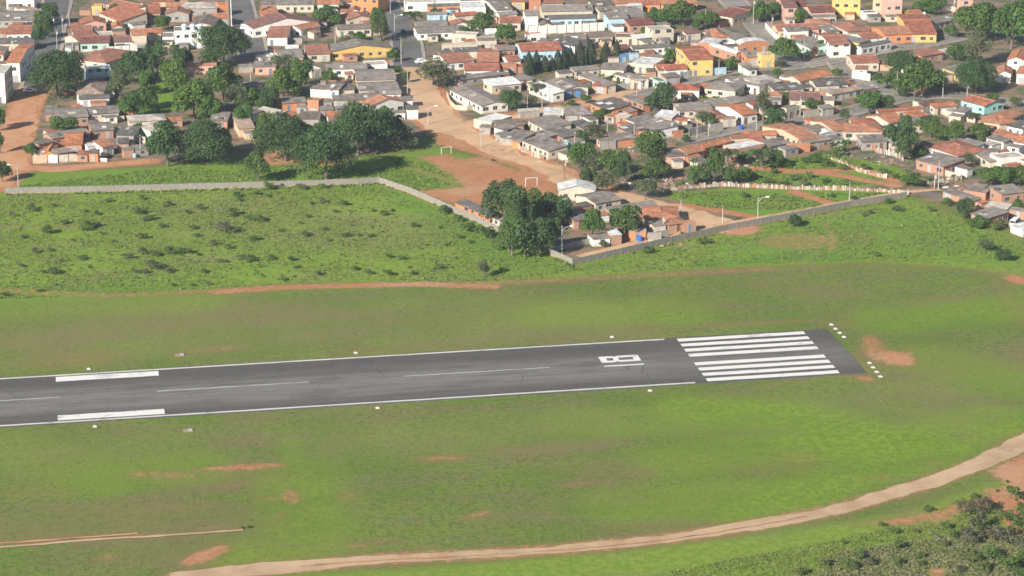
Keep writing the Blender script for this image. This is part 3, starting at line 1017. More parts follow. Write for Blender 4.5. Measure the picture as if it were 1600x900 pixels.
# sheet of the survey, form, eave corner, eave corner, ridge end or back corner, eave height, rise, roof, wall | where
TABLE = """
1 f 55 10 318 8 330 -25 3.2 0 C w | long low building in the very top left corner
1 g -60 188 318 185 272 112 2.8 1.1 G g | weathered, third back from the left street corner
1 g 275 125 388 112 388 62 2.6 .7 T b | small annex beside the bright green street tree
1 g 50 315 290 312 300 238 2.8 1.1 R w | left of the shaded street, pinkish lower slope
1 s -60 405 315 400 300 345 2.6 .5 D c | low and wide, last before the brick gap at left
1 s -60 470 60 470 60 425 2.4 .3 B c | cut by the left edge under the dark wide roof
1 g 50 578 187 578 185 455 6.5 1.2 O w | narrow and very tall at the left edge
1 f -80 690 42 690 42 600 9 0 C w | tall block cut by the left edge
1 f 843 62 945 62 950 40 3.2 0 Y y | bright box at the top left
1 g 980 40 1245 92 1170 15 3 1.1 R c | long roof behind the bright yellow box
1 e 745 225 990 213 960 168 3 1.2 R p | pink gable facing the airfield, top left
1 s 620 312 850 305 850 232 2.6 .6 R c | at the street corner under the pink gable
1 g 715 372 920 332 965 265 2.9 1.1 R c | behind the mint fronted house, top left
1 g 735 402 1015 395 985 330 3 1.0 M m | mint front above the hipped red roof, left
1 f 920 328 1050 322 1045 290 3 0 C c | small box right of the mint fronted house
1 g 1050 390 1235 385 1225 330 2.8 1.0 M w | behind the long bright white yard wall
1 g 1215 325 1365 318 1360 262 5 1.0 O c | two storeys with arched doorway, right of white wall
1 g 1365 310 1500 304 1478 258 2.8 .9 O c | right of the two storey house with arched doorway
1 l 1110 200 1370 105 1370 60 3 2.3 R c | big slanting cream side wall, top left
1 h 690 548 985 582 965 472 2.9 1.3 R c | right above the wide dark tree at left
1 f 790 640 1030 625 1030 600 5 0 G b | in shade below the red hipped roof, left
1 h 700 872 960 868 925 770 3 1.4 T w | old tiles, between the dirt street and the orchard
1 g 1375 122 1490 118 1480 45 3 1.0 R p | top left, between slanting cream wall and giant round tree
1 g 1400 15 1610 10 1600 -40 3 1.0 R a | cut by the top edge above the round tree
1 f 1255 85 1350 80 1345 35 3 0 W w | small white cube at the top left
1 g 1090 140 1200 130 1185 92 2.6 .7 T m | small greenish hut beside the yellow box
1 e 1030 252 1140 248 1120 210 2.6 .7 O c | tiny, under the slanting cream wall
1 f 1500 352 1610 350 1620 300 2.8 0 G w | low, left of the building with three tanks
2 g -10 65 150 62 140 20 3 1.0 O a | orange block at the top, left of pale hipped house
2 h 135 80 475 75 470 15 3.5 1.2 C g | wide, left of the tall dark mast
2 e -20 130 215 128 200 85 3 1.2 R g | grey gable left of the tall dark mast
2 g 420 170 580 168 565 122 3 1.0 O g | just left of the foot of the tall mast
2 f 480 52 575 45 575 20 4 0 O o | orange cube touching the tall mast
2 e 205 232 440 235 420 150 3 .9 B c | directly behind the building with three tanks
2 f 70 292 375 283 375 240 6 0 G w | two storeys with three pale blue tanks on top
2 e 795 262 1420 205 1380 150 3.5 2.6 M w | big bright white gable right of the round tree
2 g 925 345 1125 345 1110 258 3 1.1 R w | small front building before the big white gable
2 g 1245 280 1435 240 1425 188 3 1.0 O w | right wing of the big white gable
2 g 885 135 1035 130 1030 62 3 1.1 O o | vivid orange slope at the top, behind the white gable
2 s 850 190 1090 170 1080 135 2.6 .4 G c | low, between vivid orange roof and white gable
2 g 870 45 1370 42 1350 0 2.9 .9 G c | very long, cut by the top edge near mint house
2 g 1390 40 1600 38 1600 -10 3.2 1.0 O m | at the top left of the orange tower
2 s 1020 490 1095 482 1095 412 2.8 .5 R c | narrow strip left of a white metal sheet roof
2 s 1098 470 1225 468 1225 412 2.8 .4 W c | white metal sheets between two red strips
2 g 1040 540 1275 530 1265 462 2.8 .9 G c | below the white metal sheets right of round tree
2 s 1300 505 1525 495 1510 402 2.8 1.1 R c | broad red slope left of the long yellow house
2 f 940 515 1005 505 1000 480 2.6 0 W w | small cube in the shade of the round tree
2 g 810 620 1020 615 990 560 2.8 1.0 G p | rounded pink front below the round tree
2 s 185 612 465 605 460 585 2.8 .4 O p | orange strip roof among the orchard trees
2 s 700 790 950 770 940 745 2.6 .3 G w | low, sunk between the orchard trees
2 f 1345 655 1440 640 1440 600 2.6 0 W c | small white slab right of the light green trees
2 s 1480 640 1620 635 1610 590 2.6 .5 G c | low, under the yellow house at its left end
2 g 1320 820 1600 835 1600 775 2.8 .8 G w | white front with chimney block, right of the orchard
3 f 170 -60 420 -40 440 -90 6.5 0 T o | vivid orange tower cut by the top edge
3 e 145 105 250 105 240 70 2.6 .8 R w | small white gable below the orange tower
3 e 130 185 380 165 360 115 2.8 1.2 R c | cream gable below the orange tower
3 g 40 275 365 262 340 215 2.8 1.0 B c | pale yellow front with small windows, above the hedge
3 e -20 480 560 445 520 385 3 1.7 G y | long yellow house left of the earth avenue
3 g 0 640 320 635 290 580 2.8 1.0 G w | white front below the yellow house
3 f 310 610 510 600 505 560 2.6 0 C w | white walled yard building below the yellow house
3 g 215 745 590 735 570 655 2.8 1.0 G c | wide, second below the yellow house
3 g 245 840 620 825 600 760 2.6 .9 G c | wide, third below the yellow house
3 s -20 840 210 825 190 770 2.5 .4 D c | left of the stack of grey roofs, by the orchard
3 g 340 880 640 870 640 830 2.6 .6 G w | lowest grey strip left of the avenue
3 f 665 30 940 25 940 -30 3.2 0 C w | long white block cut by the top edge, centre
3 f 945 24 1190 20 1190 -30 3.4 0 W w | right half of the long white block at the top
3 f 1195 80 1420 75 1415 10 3.5 0 W w | pale slab roof right of the dark orange-posted hall
3 g 880 62 1190 52 1180 25 2.8 .8 D o | dark hall on orange posts at the top centre
3 g 870 135 1060 130 1050 105 2.6 .6 G b | small blue one below the orange-posted hall
3 g 1130 150 1340 135 1310 105 2.8 .8 R c | cream gable strip right of the blue tank
3 e 1095 235 1290 225 1270 190 2.6 1.0 R w | white gable with orange rim, centre top
3 g 780 250 1070 240 1060 190 2.7 .8 G k | brick side, right of the street bend
3 g 780 310 1250 290 1240 240 2.6 .7 G w | long grey strip right of the street bend
3 f 1100 320 1330 330 1320 300 3 0 C c | pale block under the long grey strip
3 f 1340 390 1520 385 1510 340 2.8 0 G c | grey slab left of the palm-like tall tree
3 f 1420 290 1530 285 1530 265 3 0 W w | white cube beside the tall tree, centre top
3 f 1015 425 1345 412 1340 395 3 0 C c | long pale wall-like block beside the avenue top
3 s 1120 480 1400 470 1380 430 2.6 .3 D c | dark strip under the long pale block
3 s 1400 490 1510 480 1505 440 2.6 .4 R c | small red bit right of the dark strip
3 g 1060 585 1320 560 1290 482 2.8 1.2 R w | bright red slope right of the spreading avenue tree
3 g 1330 570 1540 570 1480 490 2.8 1.0 O c | right neighbour of the bright red slope
3 g 1220 655 1550 650 1545 590 2.8 .8 R w | brown red with white fascia, below bright red slope
3 s 1170 740 1570 690 1560 650 2.4 .3 G g | low strip under the white fascia house
S g 701 140 751 166 764 154 2.6 .9 G w | long and white sided, pointing at the earth junction
4 g -30 95 130 85 115 0 3 1.0 G w | top centre, left of the yellow topped house
4 g 110 15 245 15 240 -20 3 .8 R y | yellow wall cut by the top edge, centre
4 f 272 5 388 5 388 -20 4 0 T k | brick block at the top, left of the school
4 s 390 32 595 28 590 -5 3 .5 R c | red strip behind the school roof
4 g 395 108 875 98 850 35 3.4 1.3 G c | upper school wing with row of vents
4 s 465 178 905 168 895 128 3 .6 D b | lower school wing with blue posts
4 g 240 148 370 145 350 90 5.5 1.0 G w | narrow two storeys left of the school
4 e 380 235 495 230 480 185 2.8 .9 B c | little gable inside the school yard
4 g 0 145 175 130 160 95 3 .9 G w | left of the narrow two storey house
4 s 0 210 205 210 190 150 3 .7 R c | red slope over yellow and white yard, centre top
4 g 925 105 1115 85 1090 45 3 .9 G c | behind the light blue garage hall
4 s 1010 175 1205 165 1180 100 4 .8 G b | light blue hall with grey gate, right of school
4 s 1190 165 1400 150 1300 50 2.8 .6 G c | long, running back right of the blue hall
4 s 1210 60 1335 50 1320 25 3 .5 W c | white sheets behind the long grey roof
4 s 1210 235 1450 220 1430 160 2.8 .8 M k | maroon, right of the light blue hall
4 g 855 55 1055 48 1040 0 3 1.0 D c | behind the school to the right, cut by the top
4 s 1060 35 1280 30 1270 -10 3 .7 O c | orange strip at the top right of the school
4 g 1285 40 1500 38 1480 0 3 .9 R o | at the top left of the dark trees
4 s 1500 42 1610 38 1600 0 3 .8 O p | cut by the top edge over the dark trees
4 g 820 345 1060 335 1055 290 2.8 .8 B c | half open shell below the school wall
4 f 1075 350 1260 350 1250 310 2.6 0 B c | dusty slab right of the half open shell
4 s 1270 360 1410 345 1330 310 2.6 .4 W c | small white slope left of the beige block
4 g 620 365 815 360 800 315 2.8 .8 G w | inside the white walled yard, below the school
4 s 440 385 700 430 590 330 2.8 .8 D w | dark steep slope right of the red blue hall
4 f 270 340 440 330 440 310 2.6 0 W w | white framed carport below the school wall
4 g 205 478 590 462 560 385 3.5 1.3 R b | light blue hall behind the cypress row
4 g -10 468 155 460 130 415 2.8 .9 G k | left of the cypress row, grey ridge
4 g 80 570 210 560 190 510 2.8 .9 R w | left end of the cypress row
4 f 20 605 165 600 160 578 3 0 T k | orange brick cube left of the cypress row
4 s -70 800 215 770 130 705 2.8 .6 W c | broad white roof with dark porch, right of avenue
4 s 170 745 320 735 300 700 2.4 .3 G c | low, between white porch roof and cypress row
4 s 265 785 490 875 560 820 2.7 .6 W w | long white and diagonal, above the goal street
4 g 415 755 590 835 665 775 2.7 .8 G w | diagonal white eave, next to the bright blue garage
4 s 600 838 765 825 735 765 2.6 .6 B u | bright blue garage front on the earth lane
4 s 690 660 940 640 900 600 2.6 .4 G c | below the right half of the cypress row
4 s 930 640 1160 650 1150 585 2.6 .5 G c | below the last cypress on the right
4 s 720 690 990 800 1030 750 2.5 .4 G c | long diagonal between the banana clumps
4 s 850 790 1000 805 960 745 2.4 .3 R k | small red slope by the earth lane bananas
4 s 1110 700 1310 755 1350 710 2.7 .5 G w | small white front right of the banana clumps
4 f 1215 748 1385 742 1380 700 2.8 0 T c | grey front with navy blue gate on the earth lane
4 f 1195 590 1430 612 1340 530 2.8 0 W c | plain white slab right of the last cypress
4 f 1120 512 1200 507 1200 480 2.8 0 B u | deep blue wall right of the last cypress
4 f 1205 512 1300 507 1300 490 2.8 0 B b | pale blue cube right of the deep blue wall
4 g 1235 455 1600 430 1580 395 2.8 .8 D w | long white front below the beige block
4 s 1100 480 1225 475 1210 405 2.8 .8 M c | maroon, behind the last cypress
4 f 1420 290 1620 275 1600 230 4.6 0 C c | large plain beige block, right of centre at the top
4 s 1350 570 1540 560 1500 500 2.5 .4 G c | low behind the plain white slab
4 g 1470 650 1610 645 1600 595 2.8 .8 R c | red roof left of the yellow two storey house
4 f 1470 760 1560 750 1560 705 2.5 0 G m | mint yard building over the dark round tree
5 g -10 42 300 25 280 -15 3 .9 O y | orange and yellow at the top edge, right of centre
5 g 440 130 620 165 575 55 3 1.2 M c | maroon with a dark street behind, upper right
5 s 190 315 330 300 320 262 2.7 .7 M c | maroon right of the plain beige block
5 s 330 355 480 365 450 285 2.7 .6 B c | brownish valley roof near the arched roofs
5 h 430 352 600 345 565 280 2.8 1.1 O c | orange hip behind the arched roofs
5 s 640 372 785 350 600 238 2.6 .5 G w | long strip running back to the street, upper right
5 a 690 415 960 400 930 370 3 1.2 W k | right of the three pale barrel roofs
5 a 655 500 725 490 560 395 3 .7 W k | middle of the three pale barrel roofs
5 a 290 408 470 422 460 370 2.8 .8 W k | left of the three pale barrel roofs
5 g 215 555 450 545 400 450 5.6 1.1 R y | yellow two storeys with balcony posts
5 g 0 650 215 632 170 590 3 .9 R w | left of the yellow two storey balcony house
5 s 0 720 145 705 120 665 2.6 .4 G k | brick, in front of the yellow balcony house
5 g 750 530 890 522 850 470 3 .9 G o | orange front with two gates, upper right
5 f 890 520 1015 512 1000 480 4 0 C y | pale yellow front next to the orange gates
5 s 700 610 805 600 790 570 2.7 .3 T m | small green garage at the street corner
5 g 1125 292 1335 280 1325 238 3.4 .8 G w | bright white box with two small windows
5 g 1040 285 1430 268 1400 212 2.9 1.1 R a | long red roof behind the bright white box
5 s 1165 370 1330 445 1450 340 3 1.0 G m | pale mint side wall by the round street tree
5 g 1470 415 1620 410 1600 330 3 1.1 R w | red, right of the pale mint house
5 g 1095 70 1230 68 1180 -10 5.5 1.0 M p | pink two storeys cut by the top edge, upper right
5 g 1230 60 1340 55 1310 -5 4 .9 M c | right neighbour of the pink two storey house, at top
5 g 1345 115 1580 108 1560 45 3 1.1 M p | pink band under maroon, upper right
5 s 1370 160 1585 155 1580 130 2.8 .4 G c | grey front of the maroon roof, upper right
5 h 1340 225 1540 225 1500 172 2.8 1.1 O c | orange hip above the long red roof
5 s 1490 295 1620 285 1600 225 2.6 .5 G c | between orange hip and white gated street front
5 g 1245 755 1555 690 1500 635 2.8 1.1 O c | long orange slope below the brown garden plot
5 g 1390 800 1620 790 1600 735 2.7 .8 D c | dark with cream eave below the long orange slope
5 s 1360 752 1590 725 1560 700 2.4 .2 C c | thin pale strip in front of the long orange slope
5 s 880 790 1080 750 930 685 3 .7 C w | large pale slope right of the white pillared terrace
5 s 575 745 870 800 780 705 3 .4 G w | white pillared terrace below the green garage
5 h 350 815 650 845 560 760 2.8 1.2 G c | big grey hip left of the white pillared terrace
5 h 40 830 320 835 240 775 2.9 1.1 R w | red hip right of the dark round tree
5 s 1010 840 1290 820 1180 760 2.6 .5 D c | dark spread below the long orange slope, left
5 h 930 882 1085 888 1060 848 2.7 .8 O c | small orange hip beside the tall mango tree
6 f 0 5 240 10 240 -20 6 0 C y | cream and yellow two storeys at the top right
6 f 265 112 385 107 370 85 2.5 0 G w | white box beside the two storey yellow house
6 f 435 5 590 2 590 -20 7 0 T p | tall pink block at the top right
6 f 340 0 430 2 440 -22 6 0 T a | tall peach block left of the pink block
6 s 470 102 655 92 650 70 2.8 .2 Y o | yellow canopy under the pink block
6 f 1060 10 1180 5 1240 -10 5 0 P p | pink, left of the big trees at top right
6 s 850 200 1080 150 1050 105 2.7 .5 G c | between white walls and orange centre house, upper right
6 g 640 285 880 285 800 165 3 1.4 R y | large orange slope with yellow gable, upper right
6 g 440 292 680 280 600 222 3.2 1.0 O o | vivid orange front with tall gates, upper right
6 h 130 265 325 250 290 190 2.9 1.0 R c | behind the white gated front, upper right
6 g 265 325 420 310 380 262 2.8 .9 R m | small, green gable above the white gates
6 s 230 360 325 330 110 240 2.8 .5 G y | narrow strip running back, upper right
6 s 245 395 500 345 470 325 3 .3 D w | white front with gates on the cross street
6 g -10 375 165 365 100 285 4.6 1.2 R w | white two storeys on the cross street
6 g 175 525 400 520 385 462 3 .9 R c | below the cross street, by the light grove
6 s 190 575 300 580 285 545 2.6 .4 R w | little porch with white gates beside the grove
6 s 750 470 940 440 860 385 2.6 .6 R k | low red slope left of the tall olive trees
6 s 910 562 1060 617 1120 510 2.8 .8 G y | yellow eave between the grove and tall trees
6 e 1455 500 1610 510 1600 430 5 1.2 O w | tall white house at the right edge
6 e 1370 615 1500 620 1480 560 3 1.0 O w | small white gable before the tall white house
6 g 1530 610 1650 620 1630 555 3.5 1.0 O w | at the right edge below the tall white house
6 g 0 715 145 700 110 645 2.6 .8 D w | low white fronted left of the thick white pole
6 s 0 790 260 740 250 700 2.6 .5 T c | broad tan slope left of the thick white pole
7 s 728 92 1020 80 1000 40 2.6 .4 D w | white front before the old tan hip
7 g 410 225 555 220 545 180 2.4 .5 G k | nearest the dirt street in the left row
7 g 530 268 825 250 800 175 2.7 .9 G k | long, in the left row behind the round bush
7 g 830 232 1110 210 1100 150 2.7 .8 G c | right end of the left back row
7 h 1190 300 1545 280 1480 225 2.8 .9 C c | big bright pale roof in the left row
7 s 1440 415 1570 385 1520 285 2.8 1.0 C m | cream slope with mint side beside the dark trees
7 g 850 385 1060 370 1000 310 2.6 .8 G k | middle of the left block, grey double slope
7 s 1065 420 1245 425 1230 340 3.2 .6 D g | dark, left of the pole in the left block
7 s 1090 500 1200 495 1195 440 2.8 .5 D k | dark slope over an orange brick front
7 g 480 455 845 400 820 355 2.5 .6 G k | long low ridge across the left block
7 s 355 510 500 480 470 440 2.3 .3 B k | rusty one at the corner of the red street
7 g 590 510 765 505 740 412 2.8 1.1 O o | bright orange slope in the front left block
7 s 945 535 1065 510 1055 430 3 1.0 O w | steep orange slope over white, front left block
7 s 810 530 920 515 910 490 2.8 .3 W w | narrow white front in the front left block
7 s 815 590 910 590 905 550 2.6 .3 B o | dark open garage facing the red lane
7 e 400 590 495 590 480 520 2.2 .7 O o | tiny orange gable by the corner wall
7 s 495 600 690 570 680 520 2.4 .3 T p | pinkish slab behind the cream front wall
7 s 1140 560 1245 550 1240 535 2.4 .2 G k | bare brick shed at the end of the red lane
8 s 400 290 570 290 500 205 2.7 .6 G k | between orchard and front dark trees
8 s 600 215 790 245 760 170 2.5 .5 D c | dark with white tank, behind the tan roof
8 s 665 365 825 355 760 245 2.7 .8 T a | wide tan slope right of the front dark trees
8 s 835 185 1060 230 1110 195 2.6 .5 C c | pale sheet behind the front light tree
8 g 1070 130 1300 115 1295 65 2.7 .8 G o | orange fascia strip behind the big trees
8 f 1300 100 1410 110 1480 85 4.5 0 T k | tall bare brick side wall, left of white gable
8 s 1490 255 1600 250 1600 195 2.6 .6 O w | orange bit left of the dark crown and white gable
8 s 1420 190 1550 185 1540 145 2.5 .4 G g | small, between brick side and white gable
8 s 1220 270 1420 270 1400 205 2.3 .4 B g | rusty, hidden behind the biggest dark tree
9 e 342 154 670 105 625 60 3.6 1.6 O w | big white gable beside the earth avenue
9 s 680 185 800 180 790 140 3.2 .4 D w | white box at the avenue corner
9 s 0 100 150 95 140 45 2.5 .5 G c | leftmost behind the white gable by the avenue
9 g 150 100 440 80 420 30 2.5 .7 G a | peach front behind the white gable by the avenue
9 s 600 105 750 95 735 55 2.5 .4 G w | right behind the white gable by the avenue
9 f 1300 278 1470 312 1600 240 2.5 0 W c | bright white slab at the earth junction
9 s 1350 345 1460 355 1435 320 2.2 .3 G g | tiny, under the bright white slab
9 s 1480 350 1590 380 1640 320 2.3 .4 G w | second below the bright white slab
9 s 1490 405 1610 445 1650 395 2.2 .3 G g | third below the bright white slab, by the lane
A s 190 205 380 190 350 165 2.2 .2 C g | flat lid behind the shacks near round bush
A s -10 345 240 325 200 262 2.3 .5 B k | rusty, left end of the shack cluster
A s 400 212 600 218 520 168 2.6 .4 W w | white sheet in the shack cluster
A s 600 235 745 235 640 150 2.5 .7 G k | grey slope behind the white sheet
A s 750 240 875 225 740 148 2.5 .6 P c | pinkish sheet at the back of the shack cluster
A s 255 285 420 370 600 275 2.6 .8 G c | biggest grey slope of the shack cluster
A s 440 370 590 450 660 380 2.5 .5 D k | dark brick edged slope, shack cluster middle
A s 290 400 430 445 560 410 2.4 .3 G k | orange edged strip, shack cluster middle
A s 200 470 450 572 640 510 2.6 .9 G c | front corner of the shack cluster, cream end wall
A s 0 440 200 470 300 385 2.3 .5 G g | front left of the shack cluster
A s 100 475 190 492 200 455 2.1 .2 T o | tiny tan lid on the lane, shack cluster
A f 575 498 640 500 640 480 2.5 0 G q | tiny aqua cube at the shack cluster end
A s 640 300 780 370 860 312 2.5 .5 D c | right of the shack cluster with cream eave
A s 835 125 1010 195 1230 130 2.8 1.0 D o | big dark slope with orange side, below earth lane
A s 1130 60 1330 140 1390 110 2.5 .3 G k | long brick edged strip behind the big dark slope
A s 1070 242 1190 262 1260 235 2.6 .4 C k | brick cube with pale lid below the big dark slope
A s 1160 270 1290 322 1430 250 2.6 .5 G w | white eave, left of the white pink hut
A s 1430 245 1600 265 1530 185 2.8 .7 W p | white roofed pink side, right centre
A s 1240 310 1420 385 1600 300 2.7 .7 G w | large with long white eave, right centre
A s 1090 350 1200 400 1340 340 2.6 .5 D k | dark one beside the ruined brick walls
A s 1000 410 1080 470 1250 420 2.4 .2 G k | ruined bricks and rubble above the trees
A f 1265 395 1360 400 1380 372 2.6 0 T o | orange cube right of the ruined bricks
B g 10 620 195 610 150 545 2.7 .8 G p | pink front left of the orange row
B s 0 350 150 330 130 280 2.5 .4 G p | over the brick gate, right centre
B s 110 200 450 185 440 110 2.5 .7 G c | wide old grey slope left of white orange house
B s 440 150 750 110 730 45 2.5 .6 G c | grey slope behind the white orange house
B h 400 275 600 255 540 190 2.8 .9 R c | dull red hip left of white orange house
B s 525 275 660 265 640 245 2.6 .2 T c | cream porch left of the white orange house
B g 710 240 860 215 770 125 3 1.3 O w | white gable with vivid orange slope by the palm trunk
B s 810 150 905 120 870 75 3 .7 R w | white side behind the vivid orange slope
B h 970 180 1115 175 1080 135 2.8 .8 R w | dark red behind the dark round street tree
B f 1120 185 1260 150 1240 130 3.2 0 D c | beige front right of the dark round street tree
B g 1150 95 1440 98 1300 25 2.7 1.0 M c | red brown, above the pole and beige front
B s 1450 180 1570 165 1560 125 2.5 .4 G g | small grey at the beige walled street
B g 1265 470 1445 440 1310 325 2.9 1.2 O a | great orange roof with peach gable, right of centre
B g 1560 385 1680 370 1600 280 2.8 1.1 O c | orange, right of the great orange roof
B s 1400 400 1540 370 1440 310 2.6 .5 G g | grey between the two great orange roofs
B e 1430 412 1600 402 1560 370 2.4 .6 W g | whitish grey gable under the orange roofs
B s 720 430 1040 420 1030 375 2.6 .5 O c | long orange strip along the pale street
B g 205 600 370 560 340 490 2.9 1.1 O o | left of the orange row over the palms
B g 360 545 615 480 580 440 2.8 .9 O o | second of the orange row over the palms
B s 215 632 335 612 320 595 2.3 .2 O k | little orange porch roof over the palms
B f 525 520 650 560 870 490 3.4 0 W p | flat white top above the two palms
B s 610 455 900 440 890 412 2.7 .5 R c | red strip behind the flat white top
B s 860 530 985 520 900 440 2.6 .7 R c | red slope right of the flat white top
B s 960 530 1170 490 1100 430 2.6 .5 G g | grey slope left of the pink garden wall
B s 1280 500 1540 460 1500 420 2.5 .4 G k | low grey behind the pink garden wall
C h 0 330 150 300 110 248 2.8 .9 O c | orange hip left of the white gable, right side
C h 100 350 430 350 340 285 2.8 1.0 O c | wide orange hip over the garden plots
C h 180 290 390 285 330 235 2.8 .9 R c | behind the wide orange hip over the plots
C s 250 440 470 430 450 365 2.6 .6 G g | grey, left of the tall dark garden tree
C s 390 190 770 160 740 135 2.7 .4 R c | long red back row right side
C g 480 280 630 250 560 180 3 1.2 O c | cream gable left of the tall dark garden tree
C s 690 240 810 210 770 145 2.8 .8 O c | right of the cream gable, before the grove
C s 650 270 765 260 740 215 2.7 .5 G c | grey strip between cream gable and grove
C s 760 135 890 110 880 85 2.4 .3 M g | low at the lane end, right side
C s 850 150 1050 130 1020 95 2.6 .5 O c | peach behind the white side wall, right
C g 1065 85 1270 140 1300 80 2.8 1.0 R q | aqua walls, right side
C s 1010 180 1110 195 1180 150 2.6 .5 G w | white front below the aqua house
C h 1210 260 1400 290 1390 195 2.8 1.0 O c | orange hip below the aqua house
C h 1400 290 1570 270 1530 205 2.8 1.0 O c | orange hip at far right beside its twin
C s 1450 300 1590 330 1620 260 2.8 .6 D w | dark slope at the right edge
C s 1310 350 1510 410 1560 370 2.4 .4 O c | low long orange below the twin hips
C g 1500 430 1610 450 1620 395 2.8 .9 O w | at the right edge under the dark slope
C s 1275 400 1430 440 1470 400 2.6 .4 G w | white front right of the green grove
C s 1045 430 1200 475 1270 440 2.7 .5 G w | white front with two doors behind the long red hip
C f 1310 540 1390 580 1540 520 3.5 0 C w | white cube with pale top, right side
C s 1170 520 1310 605 1360 550 2.6 .4 G c | grey left of the white cube
C s 1215 522 1390 518 1400 485 2.6 .4 G c | grey behind the white cube
C s 1530 570 1620 600 1640 540 2.8 .5 O w | right edge beside the white cube
C h 765 465 1050 555 1130 480 2.9 1.1 R w | long red hip, right side front row
C s 690 580 930 645 1080 570 2.8 .6 G k | front row with white end and two windows
D s 1160 130 1330 185 1370 165 2.4 .3 G k | among the last shacks at the right, back
D s 1270 120 1400 140 1420 118 2.3 .3 G k | behind the last shacks at the right
D s 1480 150 1610 135 1590 85 3 .6 G k | brick house at the right edge
D s 1390 212 1510 228 1510 195 2.5 .3 C k | brick with pale lid at the far right
D s 1310 250 1405 278 1515 235 2.5 .4 G k | nearest the field at the far right
D s 1520 312 1595 340 1610 295 2 .2 W w | small white box at the right edge near the field
E e 525 150 765 150 720 105 3 1.3 W c | tent-like white roof right of the goal
E g 760 235 930 205 860 160 2.7 .8 G c | cream front behind the corner trees
E s 860 290 1160 245 1080 215 2.6 .6 G k | long ragged roof by the corner lane
E s 625 340 720 330 700 280 2.5 .5 G k | half hidden left of the lone round trees
E h 1060 325 1290 325 1220 262 2.6 1.0 O c | old orange hip at the wall corner hamlet
E h 1215 365 1345 350 1320 315 2.5 .7 O k | small old orange hip next to the brick room
E f 1312 358 1395 352 1390 335 2.5 0 T k | roofless brick room by the wall corner lane
E s 862 432 930 425 870 385 2.6 .4 W k | white lid brick cube before the lone round trees
E s 970 410 1080 410 1110 385 2.4 .3 C o | makeshift front in the corner hamlet
F s 1276 144 1504 240 1490 180 2.0 .35 D o | sunken grey roof just behind the boundary wall
"""
for line in TABLE.strip().splitlines():
    spec, where = line.split('|')
    s_ = spec.split()
    n_ = [float(q) for q in s_[2:10]]
    house(s_[1], conv(s_[0], *n_[0:2]), conv(s_[0], *n_[2:4]), conv(s_[0], *n_[4:6]), n_[6], n_[7], s_[10], s_[11], where.strip())
print("houses", len(HOUSES))

# ------------------------------------------------------------------ vegetation
def quad_cloud(name, Cn, Nn, size, shade, mat, aspect=1.0, zsq=1.0):
    """many small leaf-sized faces"""
    n = len(Cn)
    Nn = Nn / np.linalg.norm(Nn, axis=1)[:, None]
    ref = rng.normal(size=(n, 3))
    a = np.cross(Nn, ref)
    a /= np.linalg.norm(a, axis=1)[:, None] + 1e-9
    b = np.cross(Nn, a)
    s = (np.broadcast_to(size, n) * rng.uniform(.6, 1.4, n))[:, None]
    k = rng.uniform(.5, 1.0, (n, 1)) * aspect
    a = a * np.array([1, 1, zsq]); b = b * np.array([1, 1, zsq])
    V = np.stack([Cn - a * s * .5, Cn - b * s * .5 * k, Cn + a * s * .5, Cn + b * s * .5 * k], 1).reshape(-1, 3)
    me = bpy.data.meshes.new(name)
    me.vertices.add(4 * n)
    me.vertices.foreach_set("co", V.astype(np.float32).ravel())
    me.loops.add(4 * n)
    me.loops.foreach_set("vertex_index", np.arange(4 * n, dtype=np.int32))
    me.polygons.add(n)
    me.polygons.foreach_set("loop_start", np.arange(0, 4 * n, 4, dtype=np.int32))
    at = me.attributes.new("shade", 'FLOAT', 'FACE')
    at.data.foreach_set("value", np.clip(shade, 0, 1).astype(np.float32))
    me.materials.append(mat)
    me.update(calc_edges=True)
    return me


def crown_mesh(seed, n, leaf, mat, lobes=16, flat=1.0, droop=.0, gaps=.0, kind='round'):
    """crown in unit size: radius about 1, height 0..1 (scaled later)"""
    global rng
    r = np.random.default_rng(seed)
    Ls = []
    for k in range(lobes):
        ph = r.uniform(0, 2 * math.pi)
        ct = r.uniform(-.55, 1)
        st = math.sqrt(max(0, 1 - ct * ct))
        rad = r.uniform(.42, .82)
        c = np.array([st * math.cos(ph) * rad, st * math.sin(ph) * rad, .5 + ct * .33 * flat])
        Ls.append((c, r.uniform(.2, .46), r.uniform(.0, 1)))
    Ls.append((np.array([0, 0, .5]), .6, .4))
    w_ = np.array([l[1] ** 2 for l in Ls])
    ch = r.choice(len(Ls), n, p=w_ / w_.sum())
    d = r.normal(size=(n, 3))
    d /= np.linalg.norm(d, axis=1)[:, None]
    d[:, 2] = np.where(d[:, 2] < -.5, -d[:, 2], d[:, 2])
    C0 = np.array([l[0] for l in Ls])[ch]
    R0 = np.array([l[1] for l in Ls])[ch]
    S0 = np.array([l[2] for l in Ls])[ch]
    rr = R0 * r.uniform(.72, 1.06, n)
    pts = C0 + d * rr[:, None] * np.array([1, 1, .55 * (1 if flat > .8 else .8)])
    Nn = d + r.normal(scale=.55, size=(n, 3)) + np.array([0, 0, .35])
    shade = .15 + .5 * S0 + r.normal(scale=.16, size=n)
    if gaps:
        keep = r.random(n) > gaps
        pts, Nn, shade = pts[keep], Nn[keep], shade[keep]
    return quad_cloud("crown", pts, Nn, leaf, shade, mat, 1.0, .55)


